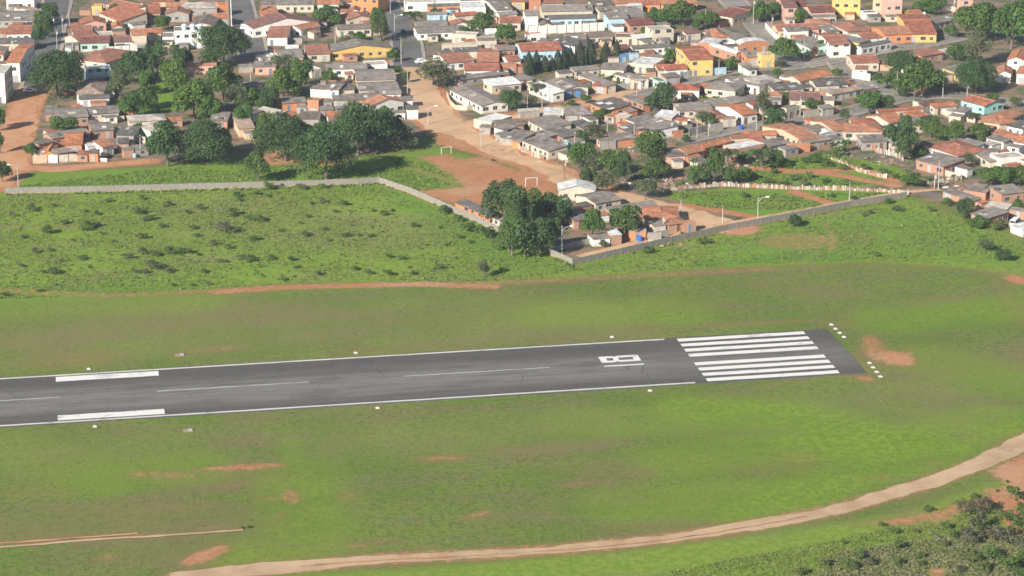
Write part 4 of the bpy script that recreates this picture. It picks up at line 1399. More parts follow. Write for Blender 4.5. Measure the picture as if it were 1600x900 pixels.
def cone_mesh(seed, n, leaf, mat):
    r = np.random.default_rng(seed)
    z = r.random(n) ** 1.15
    prof = np.interp(z, [0, .12, .35, .7, 1], [.55, .95, 1.0, .62, .05])
    ph = r.uniform(0, 2 * math.pi, n)
    lob = 1 + .14 * np.sin(5 * ph + 9 * z) + r.normal(scale=.06, size=n)
    rad = prof * lob * np.sqrt(r.uniform(.55, 1, n))
    pts = np.stack([rad * np.cos(ph), rad * np.sin(ph), z], 1)
    Nn = np.stack([np.cos(ph), np.sin(ph), np.full(n, .5)], 1) + r.normal(scale=.5, size=(n, 3))
    return quad_cloud("crown", pts, Nn, leaf, .4 + .25 * np.sin(5 * ph + 9 * z) + r.normal(scale=.15, size=n), mat)


CROWN = {}
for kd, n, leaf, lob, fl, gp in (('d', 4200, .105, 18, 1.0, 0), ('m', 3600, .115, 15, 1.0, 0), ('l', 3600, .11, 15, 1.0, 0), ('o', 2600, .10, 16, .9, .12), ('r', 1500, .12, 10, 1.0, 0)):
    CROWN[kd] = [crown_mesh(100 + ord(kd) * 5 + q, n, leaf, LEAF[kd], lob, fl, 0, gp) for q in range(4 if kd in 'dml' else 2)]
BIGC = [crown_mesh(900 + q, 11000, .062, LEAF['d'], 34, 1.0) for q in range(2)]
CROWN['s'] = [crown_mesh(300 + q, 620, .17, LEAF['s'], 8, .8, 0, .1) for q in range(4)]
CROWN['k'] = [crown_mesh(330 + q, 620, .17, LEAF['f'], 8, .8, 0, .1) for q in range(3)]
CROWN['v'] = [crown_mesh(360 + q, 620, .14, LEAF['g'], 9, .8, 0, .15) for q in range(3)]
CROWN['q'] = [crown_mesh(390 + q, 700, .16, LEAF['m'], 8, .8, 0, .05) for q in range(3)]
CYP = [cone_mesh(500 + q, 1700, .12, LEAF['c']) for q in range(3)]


def trunk_mesh(seed, slim=1.0):
    r = random.Random(seed)
    b = MB()
    pts = [(0, 0, -.03), (r.uniform(-.01, .01), 0, .2), (r.uniform(-.03, .03), r.uniform(-.03, .03), .42)]
    rs = [.034 * slim, .026 * slim, .02 * slim]
    for k in range(2):
        b.cyl(pts[k], pts[k + 1], rs[k], rs[k + 1], 7)
    for k in range(5):
        a = 2 * math.pi * k / 5 + r.uniform(-.4, .4)
        e = (pts[2][0] + .2 * math.cos(a), pts[2][1] + .2 * math.sin(a), r.uniform(.6, .75))
        b.cyl(pts[2], e, .014 * slim, .006, 5)
    return b.me("trunk", M_BARK)


TRUNK = [trunk_mesh(q) for q in range(4)]


def palm_meshes(seed, nf=15):
    r = np.random.default_rng(seed)
    Cn, Nn, sh = [], [], []
    for k in range(nf):
        a = 2 * math.pi * k / nf + r.uniform(-.2, .2)
        el = r.uniform(.1, 1.0)
        for t in np.linspace(.08, 1, 14):
            rad = t * math.cos(el * (1 - .4 * t)) * 1.0
            z = .75 * math.sin(el) * t - .55 * t * t + .1
            base = np.array([rad * math.cos(a), rad * math.sin(a), z])
            side = np.array([-math.sin(a), math.cos(a), 0])
            for sgn in (-1, 1):
                Cn.append(base + side * sgn * .085 * (1.2 - t * .7) + np.array([0, 0, -.04]))
                Nn.append(np.array([sgn * side[0] * .5, sgn * side[1] * .5, .9]) + r.normal(scale=.2, size=3))
                sh.append(.35 + .3 * (k % 3) / 2 + r.normal() * .12)
    fr = quad_cloud("fronds", np.array(Cn), np.array(Nn), .34, np.array(sh), LEAF['p'], .75)
    b = MB()
    for k in range(5):
        b.cyl((0, 0, k / 5 - .02), (.012 * math.sin(k + 1), 0, (k + 1) / 5), .040 - .004 * k, .036 - .004 * k, 8)
    return fr, b.me("trunk", M_BARK)


PALM = [palm_meshes(41), palm_meshes(42, 17)]


def banana_mesh(seed):
    r = np.random.default_rng(seed)
    b = MB()
    sh = []
    for st in range(3):
        ox, oy = r.uniform(-.45, .45, 2)
        for k in range(7):
            a = 2 * math.pi * k / 7 + r.uniform(-.4, .4)
            el = r.uniform(.5, 1.25)
            prev = None
            for t in (0, .25, .5, .75, 1.0):
                rad = .72 * t * math.cos(el)
                z = .42 + .62 * t * math.sin(el) - .38 * t * t
                wd = .14 * math.sin(math.pi * min(1, t * .85 + .12))
                p = np.array([ox + rad * math.cos(a), oy + rad * math.sin(a), z])
                s = np.array([-math.sin(a), math.cos(a), -.25]) * wd
                if prev is not None:
                    b.add([prev[0], prev[1], p + s * [1, 1, 1], p - s * [1, 1, -1]], [(0, 1, 2, 3)])
                    sh.append(r.uniform(.2, .9))
                prev = (p - s * [1, 1, -1], p + s)
    me = b.me("leaves", LEAF['b'])
    at = me.attributes.new("shade", 'FLOAT', 'FACE')
    at.data.foreach_set("value", np.array(sh, np.float32))
    t = MB()
    for q in range(3):
        t.cyl((r.uniform(-.3, .3), r.uniform(-.3, .3), -.03), (r.uniform(-.3, .3), r.uniform(-.3, .3), .5), .06, .045, 6)
    return me, t.me("stem", LEAF['b'])


BAN = [banana_mesh(q) for q in range(4)]
DESC = {'d': 'dark green tree', 'm': 'leafy green tree', 'l': 'light green tree', 'o': 'olive grey tree', 'r': 'reddish leaved little tree', 'c': 'dark cypress',
        'p': 'arching palm', 'b': 'broad leaved banana clump', 'D': 'huge dark tree'}
SC = [0]


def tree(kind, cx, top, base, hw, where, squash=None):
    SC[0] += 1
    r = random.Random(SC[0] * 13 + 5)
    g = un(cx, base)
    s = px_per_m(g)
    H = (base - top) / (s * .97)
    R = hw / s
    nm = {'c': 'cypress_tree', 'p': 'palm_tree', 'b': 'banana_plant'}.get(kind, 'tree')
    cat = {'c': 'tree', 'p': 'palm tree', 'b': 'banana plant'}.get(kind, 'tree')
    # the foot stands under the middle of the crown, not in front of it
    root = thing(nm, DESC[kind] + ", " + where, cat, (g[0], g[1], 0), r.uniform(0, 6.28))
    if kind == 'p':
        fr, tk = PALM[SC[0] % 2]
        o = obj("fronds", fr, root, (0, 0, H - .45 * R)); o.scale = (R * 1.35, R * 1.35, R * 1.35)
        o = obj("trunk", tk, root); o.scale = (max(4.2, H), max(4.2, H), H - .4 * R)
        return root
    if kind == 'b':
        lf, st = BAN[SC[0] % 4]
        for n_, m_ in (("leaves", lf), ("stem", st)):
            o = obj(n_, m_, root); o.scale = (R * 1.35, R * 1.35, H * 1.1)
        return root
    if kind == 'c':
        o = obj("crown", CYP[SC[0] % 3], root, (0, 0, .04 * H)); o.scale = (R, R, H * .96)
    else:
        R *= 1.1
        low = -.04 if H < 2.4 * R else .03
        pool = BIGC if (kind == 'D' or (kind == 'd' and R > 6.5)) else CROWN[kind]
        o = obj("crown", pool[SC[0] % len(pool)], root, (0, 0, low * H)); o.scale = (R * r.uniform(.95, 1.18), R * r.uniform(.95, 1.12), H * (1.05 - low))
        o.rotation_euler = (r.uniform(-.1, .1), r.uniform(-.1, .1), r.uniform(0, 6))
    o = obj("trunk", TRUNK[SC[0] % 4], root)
    o.scale = (H, H, H * .92)
    return root


TREES = """
d 90 86 150 46 broad and lowest in the corner of the red street
o 188 103 152 20 left edge of the orchard
d 208 84 130 26 upper left of the orchard
d 246 67 128 24 at the top of the orchard by the three tanks
l 274 95 150 22 round, upper middle of the orchard
l 304 128 185 33 wide, lower middle of the orchard
m 348 104 160 28 right middle of the orchard
m 394 138 170 28 lower right of the orchard
l 448 108 152 28 left of the white house with chimney
m 470 93 137 17 behind the light tree at the white chimney house
o 443 85 112 16 above the rounded pink house
m 516 108 135 11 small, between white house and yellow house
D 350 42 103 41 between the three tank building and white gable
m 257 25 48 13 left of the three tank building roofs
m 181 8 28 11 small, beside the bright yellow box
l 63 18 44 9 on the left side of the shaded street
d 82 4 40 13 overhanging the shaded street at top left
d 68 24 62 14 in the deep shade of the far left street
d 60 44 74 10 at the foot of the shaded street
m 510 9 42 20 below the mint house at the top
m 497 16 40 10 left of the tree below the mint house
m 470 22 40 9 before the long roof beside the mint house
m 225 140 172 18 on the orchard slope, left
m 330 150 190 18 at the lower edge of the orchard
o 372 130 172 20 between the right trees of the orchard
d 420 140 176 15 under the light tree at right of orchard
m 330 82 104 12 at the left foot of the giant tree
d 284 70 110 16 behind the round light orchard tree
m 230 108 150 16 shaded orchard tree in the left middle
m 380 165 200 16 behind the front pair, right
m 575 190 236 24 lower front of the dark trees by the wall
d 480 190 250 26 between the two front dark trees
d 350 200 250 18 right end of the pair above the strip
m 97 184 210 22 round bush-like, inside the left row of shacks
d 262 196 260 30 left part of the pair above the grass strip
d 316 190 254 42 right part of the pair above the grass strip
l 416 180 232 18 behind the front dark trees
d 446 180 252 42 left of the biggest tree near the wall
d 510 198 282 46 biggest, just behind the boundary wall
d 560 165 242 38 in front of the big white gable
d 611 166 228 28 right of the white gable front
o 616 192 232 33 by the junction with tree shadows on earth
m 404 238 286 20 slender, right at the boundary wall
m -4 165 204 13 cut by the left edge, upper, beside the red street
m 1 206 240 9 cut by the left edge, lower, beside the red street
d 4 252 284 14 in the lower left corner of the red street
m 50 225 246 12 small, at the bend of the red lane
m 203 145 186 17 between left row and orchard
m 218 192 216 9 small, by the dark roof in the left block
m 595 10 64 14 tall, below the orange tower
o 590 32 66 16 in front of the tall one under the orange tower
o 541 54 66 10 hedge at the pale yellow house, left end
m 560 50 64 10 hedge at the pale yellow house, right end
p 643 17 44 13 at the street bend, top centre
m 754 22 50 18 behind the pale block, top centre
m 727 43 59 15 low, on the pale block roof line
m 793 38 74 17 tall, left of the school yard
o 684 88 136 27 spreading over the top of the earth avenue
m 614 78 98 9 on the left verge of the avenue, upper
m 622 103 118 7 on the left verge of the avenue, middle
m 634 112 130 6 on the left verge of the avenue, lower
o 783 82 100 13 left of the brick cube, centre
m 1022 14 40 16 left one of the dark group at top right of school
m 1048 8 40 18 middle one of the dark group right of school
m 1068 2 42 20 right one of the dark group near the maroon house
m 1009 42 60 9 round, beside the plain beige block
o 840 128 150 13 by the long white diagonal house
m 1046 76 100 9 left of the yellow balcony house
d 1033 132 172 26 round, above the right orange rows
m 1104 18 44 17 below the pale gable of the maroon house
m 1090 30 48 8 small, beside the maroon house corner
m 1188 4 34 16 left in the hedge by the pale street
m 1208 4 30 13 right in the hedge by the pale street
m 1253 14 38 11 in front of the pink two storey house
m 1225 62 98 21 very round, at the pale mint wall
m 1145 90 110 13 beside the narrow barrel roof
m 1214 107 122 9 below the yellow fronted house
r 1271 73 92 8 in the yard of the mint house
m 1282 64 84 9 on the grey roof edge of the mint house
o 1220 92 106 9 on the pavement right of the yellow front
m 1308 107 120 9 right of the long orange slope
m 1532 6 64 30 left of the pair in the top right corner
m 1580 8 76 32 right of the pair in the top right corner
o 1526 45 104 21 tall and thin between the corner giants
m 1497 70 96 19 left of the thin tall one at upper right
d 1525 94 145 31 lowest and darkest at upper right
m 1487 40 58 11 by the yellow gable at upper right
m 1455 -4 20 22 lawn edge, top right, behind the white walls
l 1438 2 18 12 lawn edge, top right, left end
d 1410 83 126 30 upper left of the grove with thick white pole
m 1440 98 152 32 middle of the grove with thick white pole
m 1400 112 142 22 lower left of the grove with thick white pole
d 1466 118 142 16 right end of the grove with thick white pole
d 1409 137 152 9 small, at the foot of the thick white pole
m 1372 115 130 9 left of the grove beside the tan slope
o 1192 136 190 13 tall with bare trunk by the vivid orange slope
d 1211 168 204 18 round, on the pale street at right
m 1268 155 175 14 behind the beige walled street
o 1097 172 198 15 behind the grey and brick gate wall
m 1112 182 200 9 right of the gate wall shrubs
p 1137 232 262 14 left one under the orange row
p 1190 230 264 18 right one under the orange row
m 1115 234 288 16 left of the left palm
m 1092 258 288 17 lowest, at the ragged plank fence
m 1142 260 288 16 below the left palm
m 1160 262 286 10 between the two palms
m 1214 236 262 12 right of the right palm
m 1275 239 256 10 at the end of the pink garden wall
m 1073 212 224 7 small, beside the brick gate
d 797 142 174 20 by the white side house of the earth junction
o 828 148 168 10 left of the blue garage
o 932 190 224 15 among the shacks, grey leaved
d 910 203 226 11 among the shacks, dark and narrow
m 914 223 262 23 left end of the trees behind the lane
o 930 236 266 14 thin one behind the lane trees
m 955 234 274 20 centre of the trees behind the lane
d 977 234 287 15 tall in the trees behind the lane
m 1016 206 254 26 right of the orange cube and rubble
m 1026 248 280 23 lower right of the trees behind the lane
d 918 262 292 16 lowest left of the trees behind the lane
o 948 266 304 18 bare looking at the lane side
m 914 148 162 8 small round, on the earth lane
m 893 157 166 8 low one beside the small round, earth lane
m 940 170 188 13 left hedge of the big dark slope
m 962 165 182 12 right hedge of the big dark slope
d 785 286 350 27 back left of the corner grove by the wall
d 806 294 372 27 middle of the corner grove by the wall
d 820 340 402 32 front of the corner grove by the wall
d 868 300 350 27 back right of the corner grove by the wall
m 800 340 400 22 low front left of the corner grove
d 842 346 402 22 low front right of the corner grove
m 836 298 352 22 back middle of the corner grove by the wall
m 862 340 392 18 front right of the corner grove near the lamp
m 796 330 392 14 left edge of the corner grove by the wall
m 926 328 378 17 slim lone one behind the white lid cube
m 976 322 370 26 round lone one in the corner hamlet
o 1008 278 312 19 bare, at the start of the ragged fence
o 755 402 434 10 small lone tree in the rough field
d 1241 336 354 12 round bush at the boundary wall, right
o 1538 372 392 14 pale lone shrub at right in the field
d 1567 388 408 14 dark lone shrub at the right edge
d 1505 312 340 17 before the far right shacks
m 1590 313 335 13 at the right edge beside the brick house
m 1532 338 356 14 in the field under the far right shacks
m 1542 262 290 18 left of the grove at right edge
m 1568 260 292 20 middle of the grove at right edge
m 1592 262 292 17 right of the grove at right edge
d 1408 185 250 24 tall, over the garden plots
m 1453 182 216 19 left one of the green grove, right side
l 1466 194 220 16 front middle of the green grove, right side
m 1493 190 224 19 right middle of the green grove, right side
m 1528 192 220 15 separate right end of the green grove
m 1358 144 180 22 left of the lane end, right side
d 1385 152 178 14 dark right neighbour at the lane end
o 1321 168 194 9 small, left of the dull red roofs
m 1437 228 248 10 small, right of the tall garden tree
o 1518 176 190 10 low, between aqua house and grove
m 1551 146 162 11 behind the aqua house
o 1583 150 168 9 by the pale lane at right edge
m 1425 272 292 15 at the corner of the garden plots
o 1514 238 260 10 right of the long red hip
b 887 114 130 9 leftmost in the row over the earth lane
b 902 118 136 10 second in the row over the earth lane
b 916 126 144 10 lowest in the row over the earth lane
b 940 110 126 9 left of the diagonal wall end
b 955 112 132 10 right of the diagonal wall
b 966 120 138 8 rightmost over the earth lane
b 1100 144 162 9 left, below the grey hip house
b 1118 146 160 9 right, below the grey hip house
b 1298 212 240 12 left, below the orange hip by the plots
b 1318 208 238 13 right, below the orange hip by the plots
b 1308 222 246 10 front, below the orange hip by the plots
b 1085 240 262 10 by the pink front of the orange row
b 1240 268 284 9 in the plots near the plank fence
b 1265 262 280 8 middle of the garden plots
b 1420 258 276 8 beside the corner of the garden plots
b 516 150 165 8 hidden among the roofs right of the orchard
b 245 158 176 9 at the orchard edge behind the big pale roof
b 926 252 268 8 in the lane trees
"""
for line in TREES.strip().splitlines():
    a = line.split(None, 5)
    tree(a[0], *[float(q) for q in a[1:5]], a[5])
for j, (zx, zt, zb, hw) in enumerate(((275, 480, 695, 9.5), (345, 470, 655, 8), (425, 515, 665, 8), (490, 530, 655, 6), (545, 462, 645, 8.5), (600, 470, 640, 7), (655, 435, 625, 8.5), (750, 385, 612, 9), (850, 375, 595, 9), (985, 388, 582, 9), (1088, 370, 575, 8))):
    nm = ["first, leftmost", "second", "third, shorter", "fourth, shortest", "fifth", "sixth", "seventh", "eighth", "ninth, before the dark steep slope", "tenth", "last, rightmost"][j]
    t = tree('c', 780 + zx / 5.926, zt / 5.926, zb / 5.926, hw, nm + " of the row before the light blue hall")
    t["group"] = "row of cypresses"

# scrub on the rough field
SHRUBS = {('F0',): """370 70 25 s 200 185 50 v 80 225 35 v 680 130 35 s 330 165 25 k 880 120 35 k 1050 155 46 v 1480 100 40 q 540 200 22 k 600 215 36 k 850 200 60 s 930 240 50 s 1170 205 30 s 1020 290 34 s
1440 210 60 k 1560 240 50 k 400 270 40 s 300 320 60 k 540 300 56 q 600 285 40 q 700 385 26 k 880 360 45 s 1210 300 35 k 1220 350 36 k 1400 310 80 v 1340 400 45 v 1430 425 36 q 220 450 40 v 310 440 35 s
800 485 46 v 890 455 50 v 960 460 50 q 1050 450 60 k 1110 455 50 q 1175 450 40 k 1240 470 26 s 520 490 40 k 380 510 25 v 130 540 30 s 330 580 56 s 270 580 36 k 560 550 18 k 950 540 70 v 900 575 44 v 1060 570 44 v 840 575 32 v
1270 570 40 k 1380 510 35 s 1510 490 40 v 1570 500 46 q 1080 660 30 v 1200 660 28 s 1300 655 30 v 40 720 34 q 250 695 25 s 345 660 16 s 1440 560 12 q 1560 370 44 k 1250 180 40 v 640 340 20 s 450 380 20 k 150 360 30 s 1500 130 30 k""",
          ('F1',): """110 100 28 q 40 90 35 k 390 150 26 k 460 135 42 v 580 150 46 q 530 200 30 k 770 195 26 s 840 215 36 k 890 195 26 q 365 230 30 q 470 310 30 v 200 320 24 s 350 345 40 k 320 275 20 k 600 350 36 s 760 350 32 s
690 350 20 k 1020 285 40 k 1190 300 20 q 490 380 24 s 1360 300 36 k 1450 320 60 k 140 490 36 q 260 500 36 k 300 545 28 q 870 480 36 k 950 490 38 q 660 555 34 k 740 580 42 v 870 590 50 k 1000 550 18 k 1020 590 32 k 1190 550 36 s
1260 550 16 k 1225 410 22 k 30 370 40 k 20 490 34 q 50 240 60 k 220 620 36 s 430 590 36 s 80 605 22 k 1110 410 16 s 1380 390 28 s 1310 360 30 k 1220 190 60 k 1300 250 50 k 1500 340 50 k 1560 380 50 k 450 40 40 k 580 45 26 k 200 40 30 k 100 30 30 s"""}
SHAPE = {'s': "low yellowish green bush", 'k': "fresh green bush", 'v': "olive grey twiggy shrub", 'q': "dark green compact bush"}


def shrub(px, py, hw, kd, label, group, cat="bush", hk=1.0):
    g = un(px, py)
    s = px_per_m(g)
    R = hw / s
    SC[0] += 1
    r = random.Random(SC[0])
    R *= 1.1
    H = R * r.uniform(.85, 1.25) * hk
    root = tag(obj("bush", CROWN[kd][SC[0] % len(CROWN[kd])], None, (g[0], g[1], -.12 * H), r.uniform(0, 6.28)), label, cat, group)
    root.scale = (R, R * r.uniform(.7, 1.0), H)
    return root


FB = []
for key, txt in SHRUBS.items():
    v = txt.split()
    for j in range(0, len(v), 4):
        px, py = conv({'F0': 'Z', 'F1': 'F'}[key[0]] if key[0] == 'F1' else 'F', float(v[j]), float(v[j + 1]))
        if key[0] == 'F0': px -= 390
        hw = float(v[j + 2]) / 4 * .95
        kd = v[j + 3]
        FB.append((px, py, hw, kd))
ORD = "first second third fourth fifth sixth seventh eighth ninth tenth eleventh twelfth thirteenth fourteenth fifteenth sixteenth seventeenth eighteenth nineteenth twentieth".split()
BANDS = [(0, 318, "just below the wall"), (318, 345, "in the upper field"), (345, 372, "in the middle field"), (372, 405, "in the lower field"), (405, 600, "near the bare strip under the field")]
def ranked(items, bands, tail, grp, hk=1.0, dy=.35):
    for lo, hi, wd in bands:
        for kd in 'skvq':
            row = sorted(q for q in items if lo <= q[1] < hi and q[3] == kd)
            for j, (px, py, hw, _) in enumerate(row):
                shrub(px, py + hw * dy, hw, kd, "%s %s, %s such from the left %s" % (SHAPE[kd], wd, ORD[j], tail), PLUR[kd] + " " + grp, hk=hk)
PLUR = {'s': "low yellowish bushes", 'k': "fresh green bushes", 'v': "olive grey shrubs", 'q': "dark compact bushes"}
ranked(FB, BANDS, "", "in the rough field")
# bushes of the overgrown bank at the lower right
r = random.Random(77)
LOWB = [(1318, 848, 6, 'k'), (1405, 852, 13, 'k'), (1437, 868, 10, 'k'), (1398, 880, 12, 'k'), (1440, 880, 9, 'k'), (1360, 880, 14, 'v'), (1325, 885, 14, 's'), (1290, 880, 12, 's'), (1340, 868, 12, 's'), (1250, 895, 12, 's'),
        (1522, 775, 9, 'k'), (1512, 796, 24, 'v'), (1542, 792, 24, 'v'), (1528, 822, 27, 'v'), (1562, 836, 27, 'v'), (1512, 842, 22, 'v'), (1586, 778, 20, 'k'), (1600, 800, 20, 'k'), (1570, 806, 20, 'k'), (1590, 826, 24, 'k'),
        (1553, 868, 22, 'k'), (1578, 884, 24, 'k'), (1597, 856, 22, 'v'), (1510, 868, 20, 's'), (1535, 885, 16, 's'), (1490, 838, 12, 'k'), (1478, 822, 12, 'k'), (1450, 796, 10, 'k'), (1590, 895, 16, 'k'), (1500, 890, 12, 'v'),
        (1557, 767, 4, 'k'), (1574, 752, 4, 'k'), (1475, 850, 10, 's'), (1600, 870, 14, 'k'), (1395, 830, 10, 's'), (1380, 820, 8, 'k'), (1430, 830, 8, 's')]
ranked(LOWB, [(0, 812, "at the top of the bank"), (812, 858, "halfway down the bank"), (858, 1000, "at the bottom edge of the bank")], "", "on the overgrown bank", 1.35, .4)
# bushes along the boundary wall and at the right slope
for px, py, hw, kd, lb in ((85, 300, 6, 'q', "against the boundary wall near its left lamp"), (95, 299, 5, 'k', "against the boundary wall, right of its twin"), (420, 296, 12, 'k', "tall weeds against the wall below the slender tree"), (470, 296, 10, 's', "against the wall behind the field, middle"),
                       (735, 362, 16, 'k', "under the grove side of the wall"), (762, 372, 18, 'k', "creeping up to the corner grove"), (780, 388, 20, 'k', "at the foot of the corner grove"), (840, 402, 16, 's', "left of the wall corner"), (1012, 396, 12, 'k', "below the wall right of the corner"), (1100, 382, 12, 's', "below the wall in the middle of its right half"),
                       (1402, 330, 12, 'v', "on the slope at right, grey"), (1358, 335, 9, 'v', "on the slope at right, small grey"), (1350, 338, 6, 's', "on the slope beside the small grey one"), (1368, 400, 8, 's', "by the bare ditch at right"), (1454, 330, 10, 'k', "on the slope left of the far right shacks"), (1480, 320, 14, 'k', "under the far right shacks"), (1520, 352, 14, 'k', "below the far right shacks"),
                       (1560, 358, 16, 's', "at the far right foot of the slope"), (1390, 318, 10, 'k', "at the end of the boundary wall"), (944, 386, 10, 'k', "behind the wall before the white lid cube"), (1000, 376, 9, 's', "beside the blue barrel"), (391, 825, 5, 'k', "at the end of the pale path line"), (377, 826, 4, 'q', "beside the end of the pale path line"), (1066, 366, 5, 'k', "on the path behind the wall"), (786, 424, 8, 'q', "shading the ground beside the small lone tree")):
    shrub(px, py, hw, kd, SHAPE[kd] + ", " + lb, None)
# bushes in gardens and yards
YB = [(265, 250, 8), (1180, 275, 12), (1200, 283, 12), (1225, 286, 10), (1255, 285, 12), (1290, 282, 12), (1325, 285, 10), (1350, 262, 12), (1380, 268, 12), (1320, 262, 12), (1290, 256, 14), (1260, 252, 12), (1230, 258, 14), (1210, 268, 10), (1400, 275, 10), (1172, 270, 9),
      (1050, 275, 10), (1065, 285, 8), (1030, 282, 9), (1000, 262, 10), (990, 275, 9), (700, 100, 6), (1235, 52, 8), (1222, 180, 6), (880, 165, 7), (1120, 230, 8), (1465, 290, 10), (1490, 275, 10), (1450, 280, 8), (1160, 305, 12), (1335, 310, 9), (1300, 305, 8),
      (620, 255, 8), (180, 238, 6), (770, 250, 5), (890, 288, 8), (760, 330, 6), (1340, 160, 8), (1180, 225, 6)]
ranked([(px, py, hw * .9, r.choice('ksqk')) for px, py, hw in YB], [(0, 200, "among the upper streets"), (200, 258, "among the lower yards"), (258, 272, "along the upper garden plots"), (272, 400, "along the lower garden plots")], "", "in the gardens")
# bushes, lean-tos and low yard walls beside the houses, kept off the streets
ROADS = [(P(p_), (8.5 if isinstance(w_, tuple) else w_) / 2) for _, p_, w_, _ in DIRT_ROADS] + [(P(p_), w_ / 2 + 1.4) for p_, w_, _, _ in STREETS]
OBB = []
for (root, wd, d, where, nm, hh) in HOUSES:
    a = root.rotation_euler[2]
    OBB.append((np.array(root.location[:2]), np.array([math.cos(a), math.sin(a)]), np.array([-math.sin(a), math.cos(a)]), wd, d))


def free(pts, m=.2, skip=None):
    Q = np.array([[p[0], p[1]] for p in pts])
    for L, hw_ in ROADS:
        if (seg_dist(Q, L) < hw_ + m).any(): return False
    ix = np.clip(np.searchsorted(GX, Q[:, 0]), 0, nx - 1); iy = np.clip(np.searchsorted(GY, Q[:, 1]), 0, ny - 1)
    if (ATT['soil'].reshape(ny, nx)[iy, ix] > .5).any() or (ATT['town'].reshape(ny, nx)[iy, ix] < .5).any(): return False
    for k, (o_, ex, ey, wd, d) in enumerate(OBB):
        if k == skip: continue
        u, v = (Q - o_) @ ex, (Q - o_) @ ey
        if ((u > -m) & (u < wd + m) & (v > -m) & (v < d + m)).any(): return False
    return True


n_lean = 0
for n_h in range(len(HOUSES)):
    root, wd, d, where, nm, hh = HOUSES[n_h]
    rr = random.Random(n_h * 29 + 11)
    M = Matrix.Translation(root.location) @ Matrix.Rotation(root.rotation_euler[2], 4, 'Z')
    for side in rr.sample(['r', 'b', 'l', 'f'], 4):
        lw, ld = rr.uniform(2.6, 5.5), rr.uniform(2.4, 4.5)
        if side == 'r': u0, v0 = wd + .12, rr.uniform(0, max(.1, d - ld))
        elif side == 'l': u0, v0 = -lw - .12, rr.uniform(0, max(.1, d - ld))
        elif side == 'b': u0, v0 = rr.uniform(0, max(.1, wd - lw)), d + .12
        else: u0, v0 = rr.uniform(0, max(.1, wd - lw)), -ld - .12
        cs = [(u0, v0), (u0 + lw, v0), (u0 + lw, v0 + ld), (u0, v0 + ld), (u0 + lw / 2, v0 + ld / 2)]
        if not free([M @ Vector((u, v, 0)) for u, v in cs], .1, n_h): continue
        h0 = rr.uniform(2.0, 2.4)
        if side == 'f': h0 = min(h0, 2.1)
        rs = rr.uniform(.15, .4) * (1 if side != 'f' else .6)
        rk, wk = rr.choice('GGGBDCROO'), rr.choice('gkkcwca')
        root2 = thing("lean_to", "%s lean-to by %s %s" % (ROOF[rk][1], nm, where), "shed", M @ Vector((u0, v0, 0)), root.rotation_euler[2])
        b = MB(); b.prism([(0, h0), (ld, h0 + rs)], 'x', 0, lw, .07); b.build("roof", ROOF[rk][0], root2)
        b = MB(); b.box(.15, lw - .15, .15, ld - .15, -.2, h0 - .045); b.build("wall", WALL[wk][0], root2)
        if rr.random() < .6: window_on(root2, (.15, .15, 0.0), lw / 2, 0, rr.choice([0, 1]), True) if h0 > 2.25 else window_on(root2, (.15, .15, 0.0), lw / 2, .8, 1)
        OBB.append((np.array((M @ Vector((u0, v0, 0)))[:2]), OBB[n_h][1], OBB[n_h][2], lw, ld))
        n_lean += 1
        break
print("lean-tos", n_lean)
WM = {}
for n_h, (root, wd, d, where, nm, hh) in enumerate(HOUSES):
    rr = random.Random(n_h * 17 + 3)
    M = Matrix.Translation(root.location) @ Matrix.Rotation(root.rotation_euler[2], 4, 'Z')
    if rr.random() < .34:
        p = M @ Vector((wd + rr.uniform(.6, 1.6), rr.uniform(.1, .9) * d, 0)) if rr.random() < .5 else M @ Vector((rr.uniform(.1, .9) * wd, d + rr.uniform(.8, 2.2), 0))
        R = rr.uniform(.8, 1.9)
        if not free([p], .5): continue
        kd = rr.choice('ksqkm')
        if kd == 'm':
            o = tag(obj("bush", CROWN['m'][n_h % 4], None, (p[0], p[1], -.1)), "leafy bush by %s %s" % (nm, where), "bush", None, "thing"); o.scale = (R * 1.2, R * 1.2, R * 2.2)
        else:
            o = tag(obj("bush", CROWN[kd][n_h % len(CROWN[kd])], None, (p[0], p[1], -.1)), "%s bush by %s %s" % ({'k': 'green', 's': 'yellowish', 'q': 'dark'}[kd], nm, where), "bush", None, "thing"); o.scale = (R, R, R * 1.2)
    if rr.random() < .55:
        c = rr.choice('gggkcw')
        ln = rr.uniform(2.5, 6.5)
        side = rr.random() < .5
        hw_ = rr.uniform(1.5, 2.1)
        q0 = M @ Vector((wd - .3, rr.uniform(.1, .5) * d, 0)) if side else M @ Vector((rr.choice((.3, wd - .3)), d - .2, 0))
        e_ = root.rotation_euler[2] + (0 if side else math.pi / 2)
        if not free([(q0[0] + math.cos(e_) * f_ * ln, q0[1] + math.sin(e_) * f_ * ln) for f_ in (.3, .6, 1)], .1, n_h): continue
        t = thing("yard_wall", "%s wall by %s %s" % (WALL[c][1], nm, where), "wall", q0, root.rotation_euler[2] + (0 if side else math.pi / 2))
        b = MB(); b.box(.05, ln, -.08, .08, -.2, hw_); b.build("panel", WALL[c][0], t)
        b = MB(); b.box(.04, ln + .05, -.11, .11, hw_ + .003, hw_ + .07); b.build("coping", M_CONC, t)


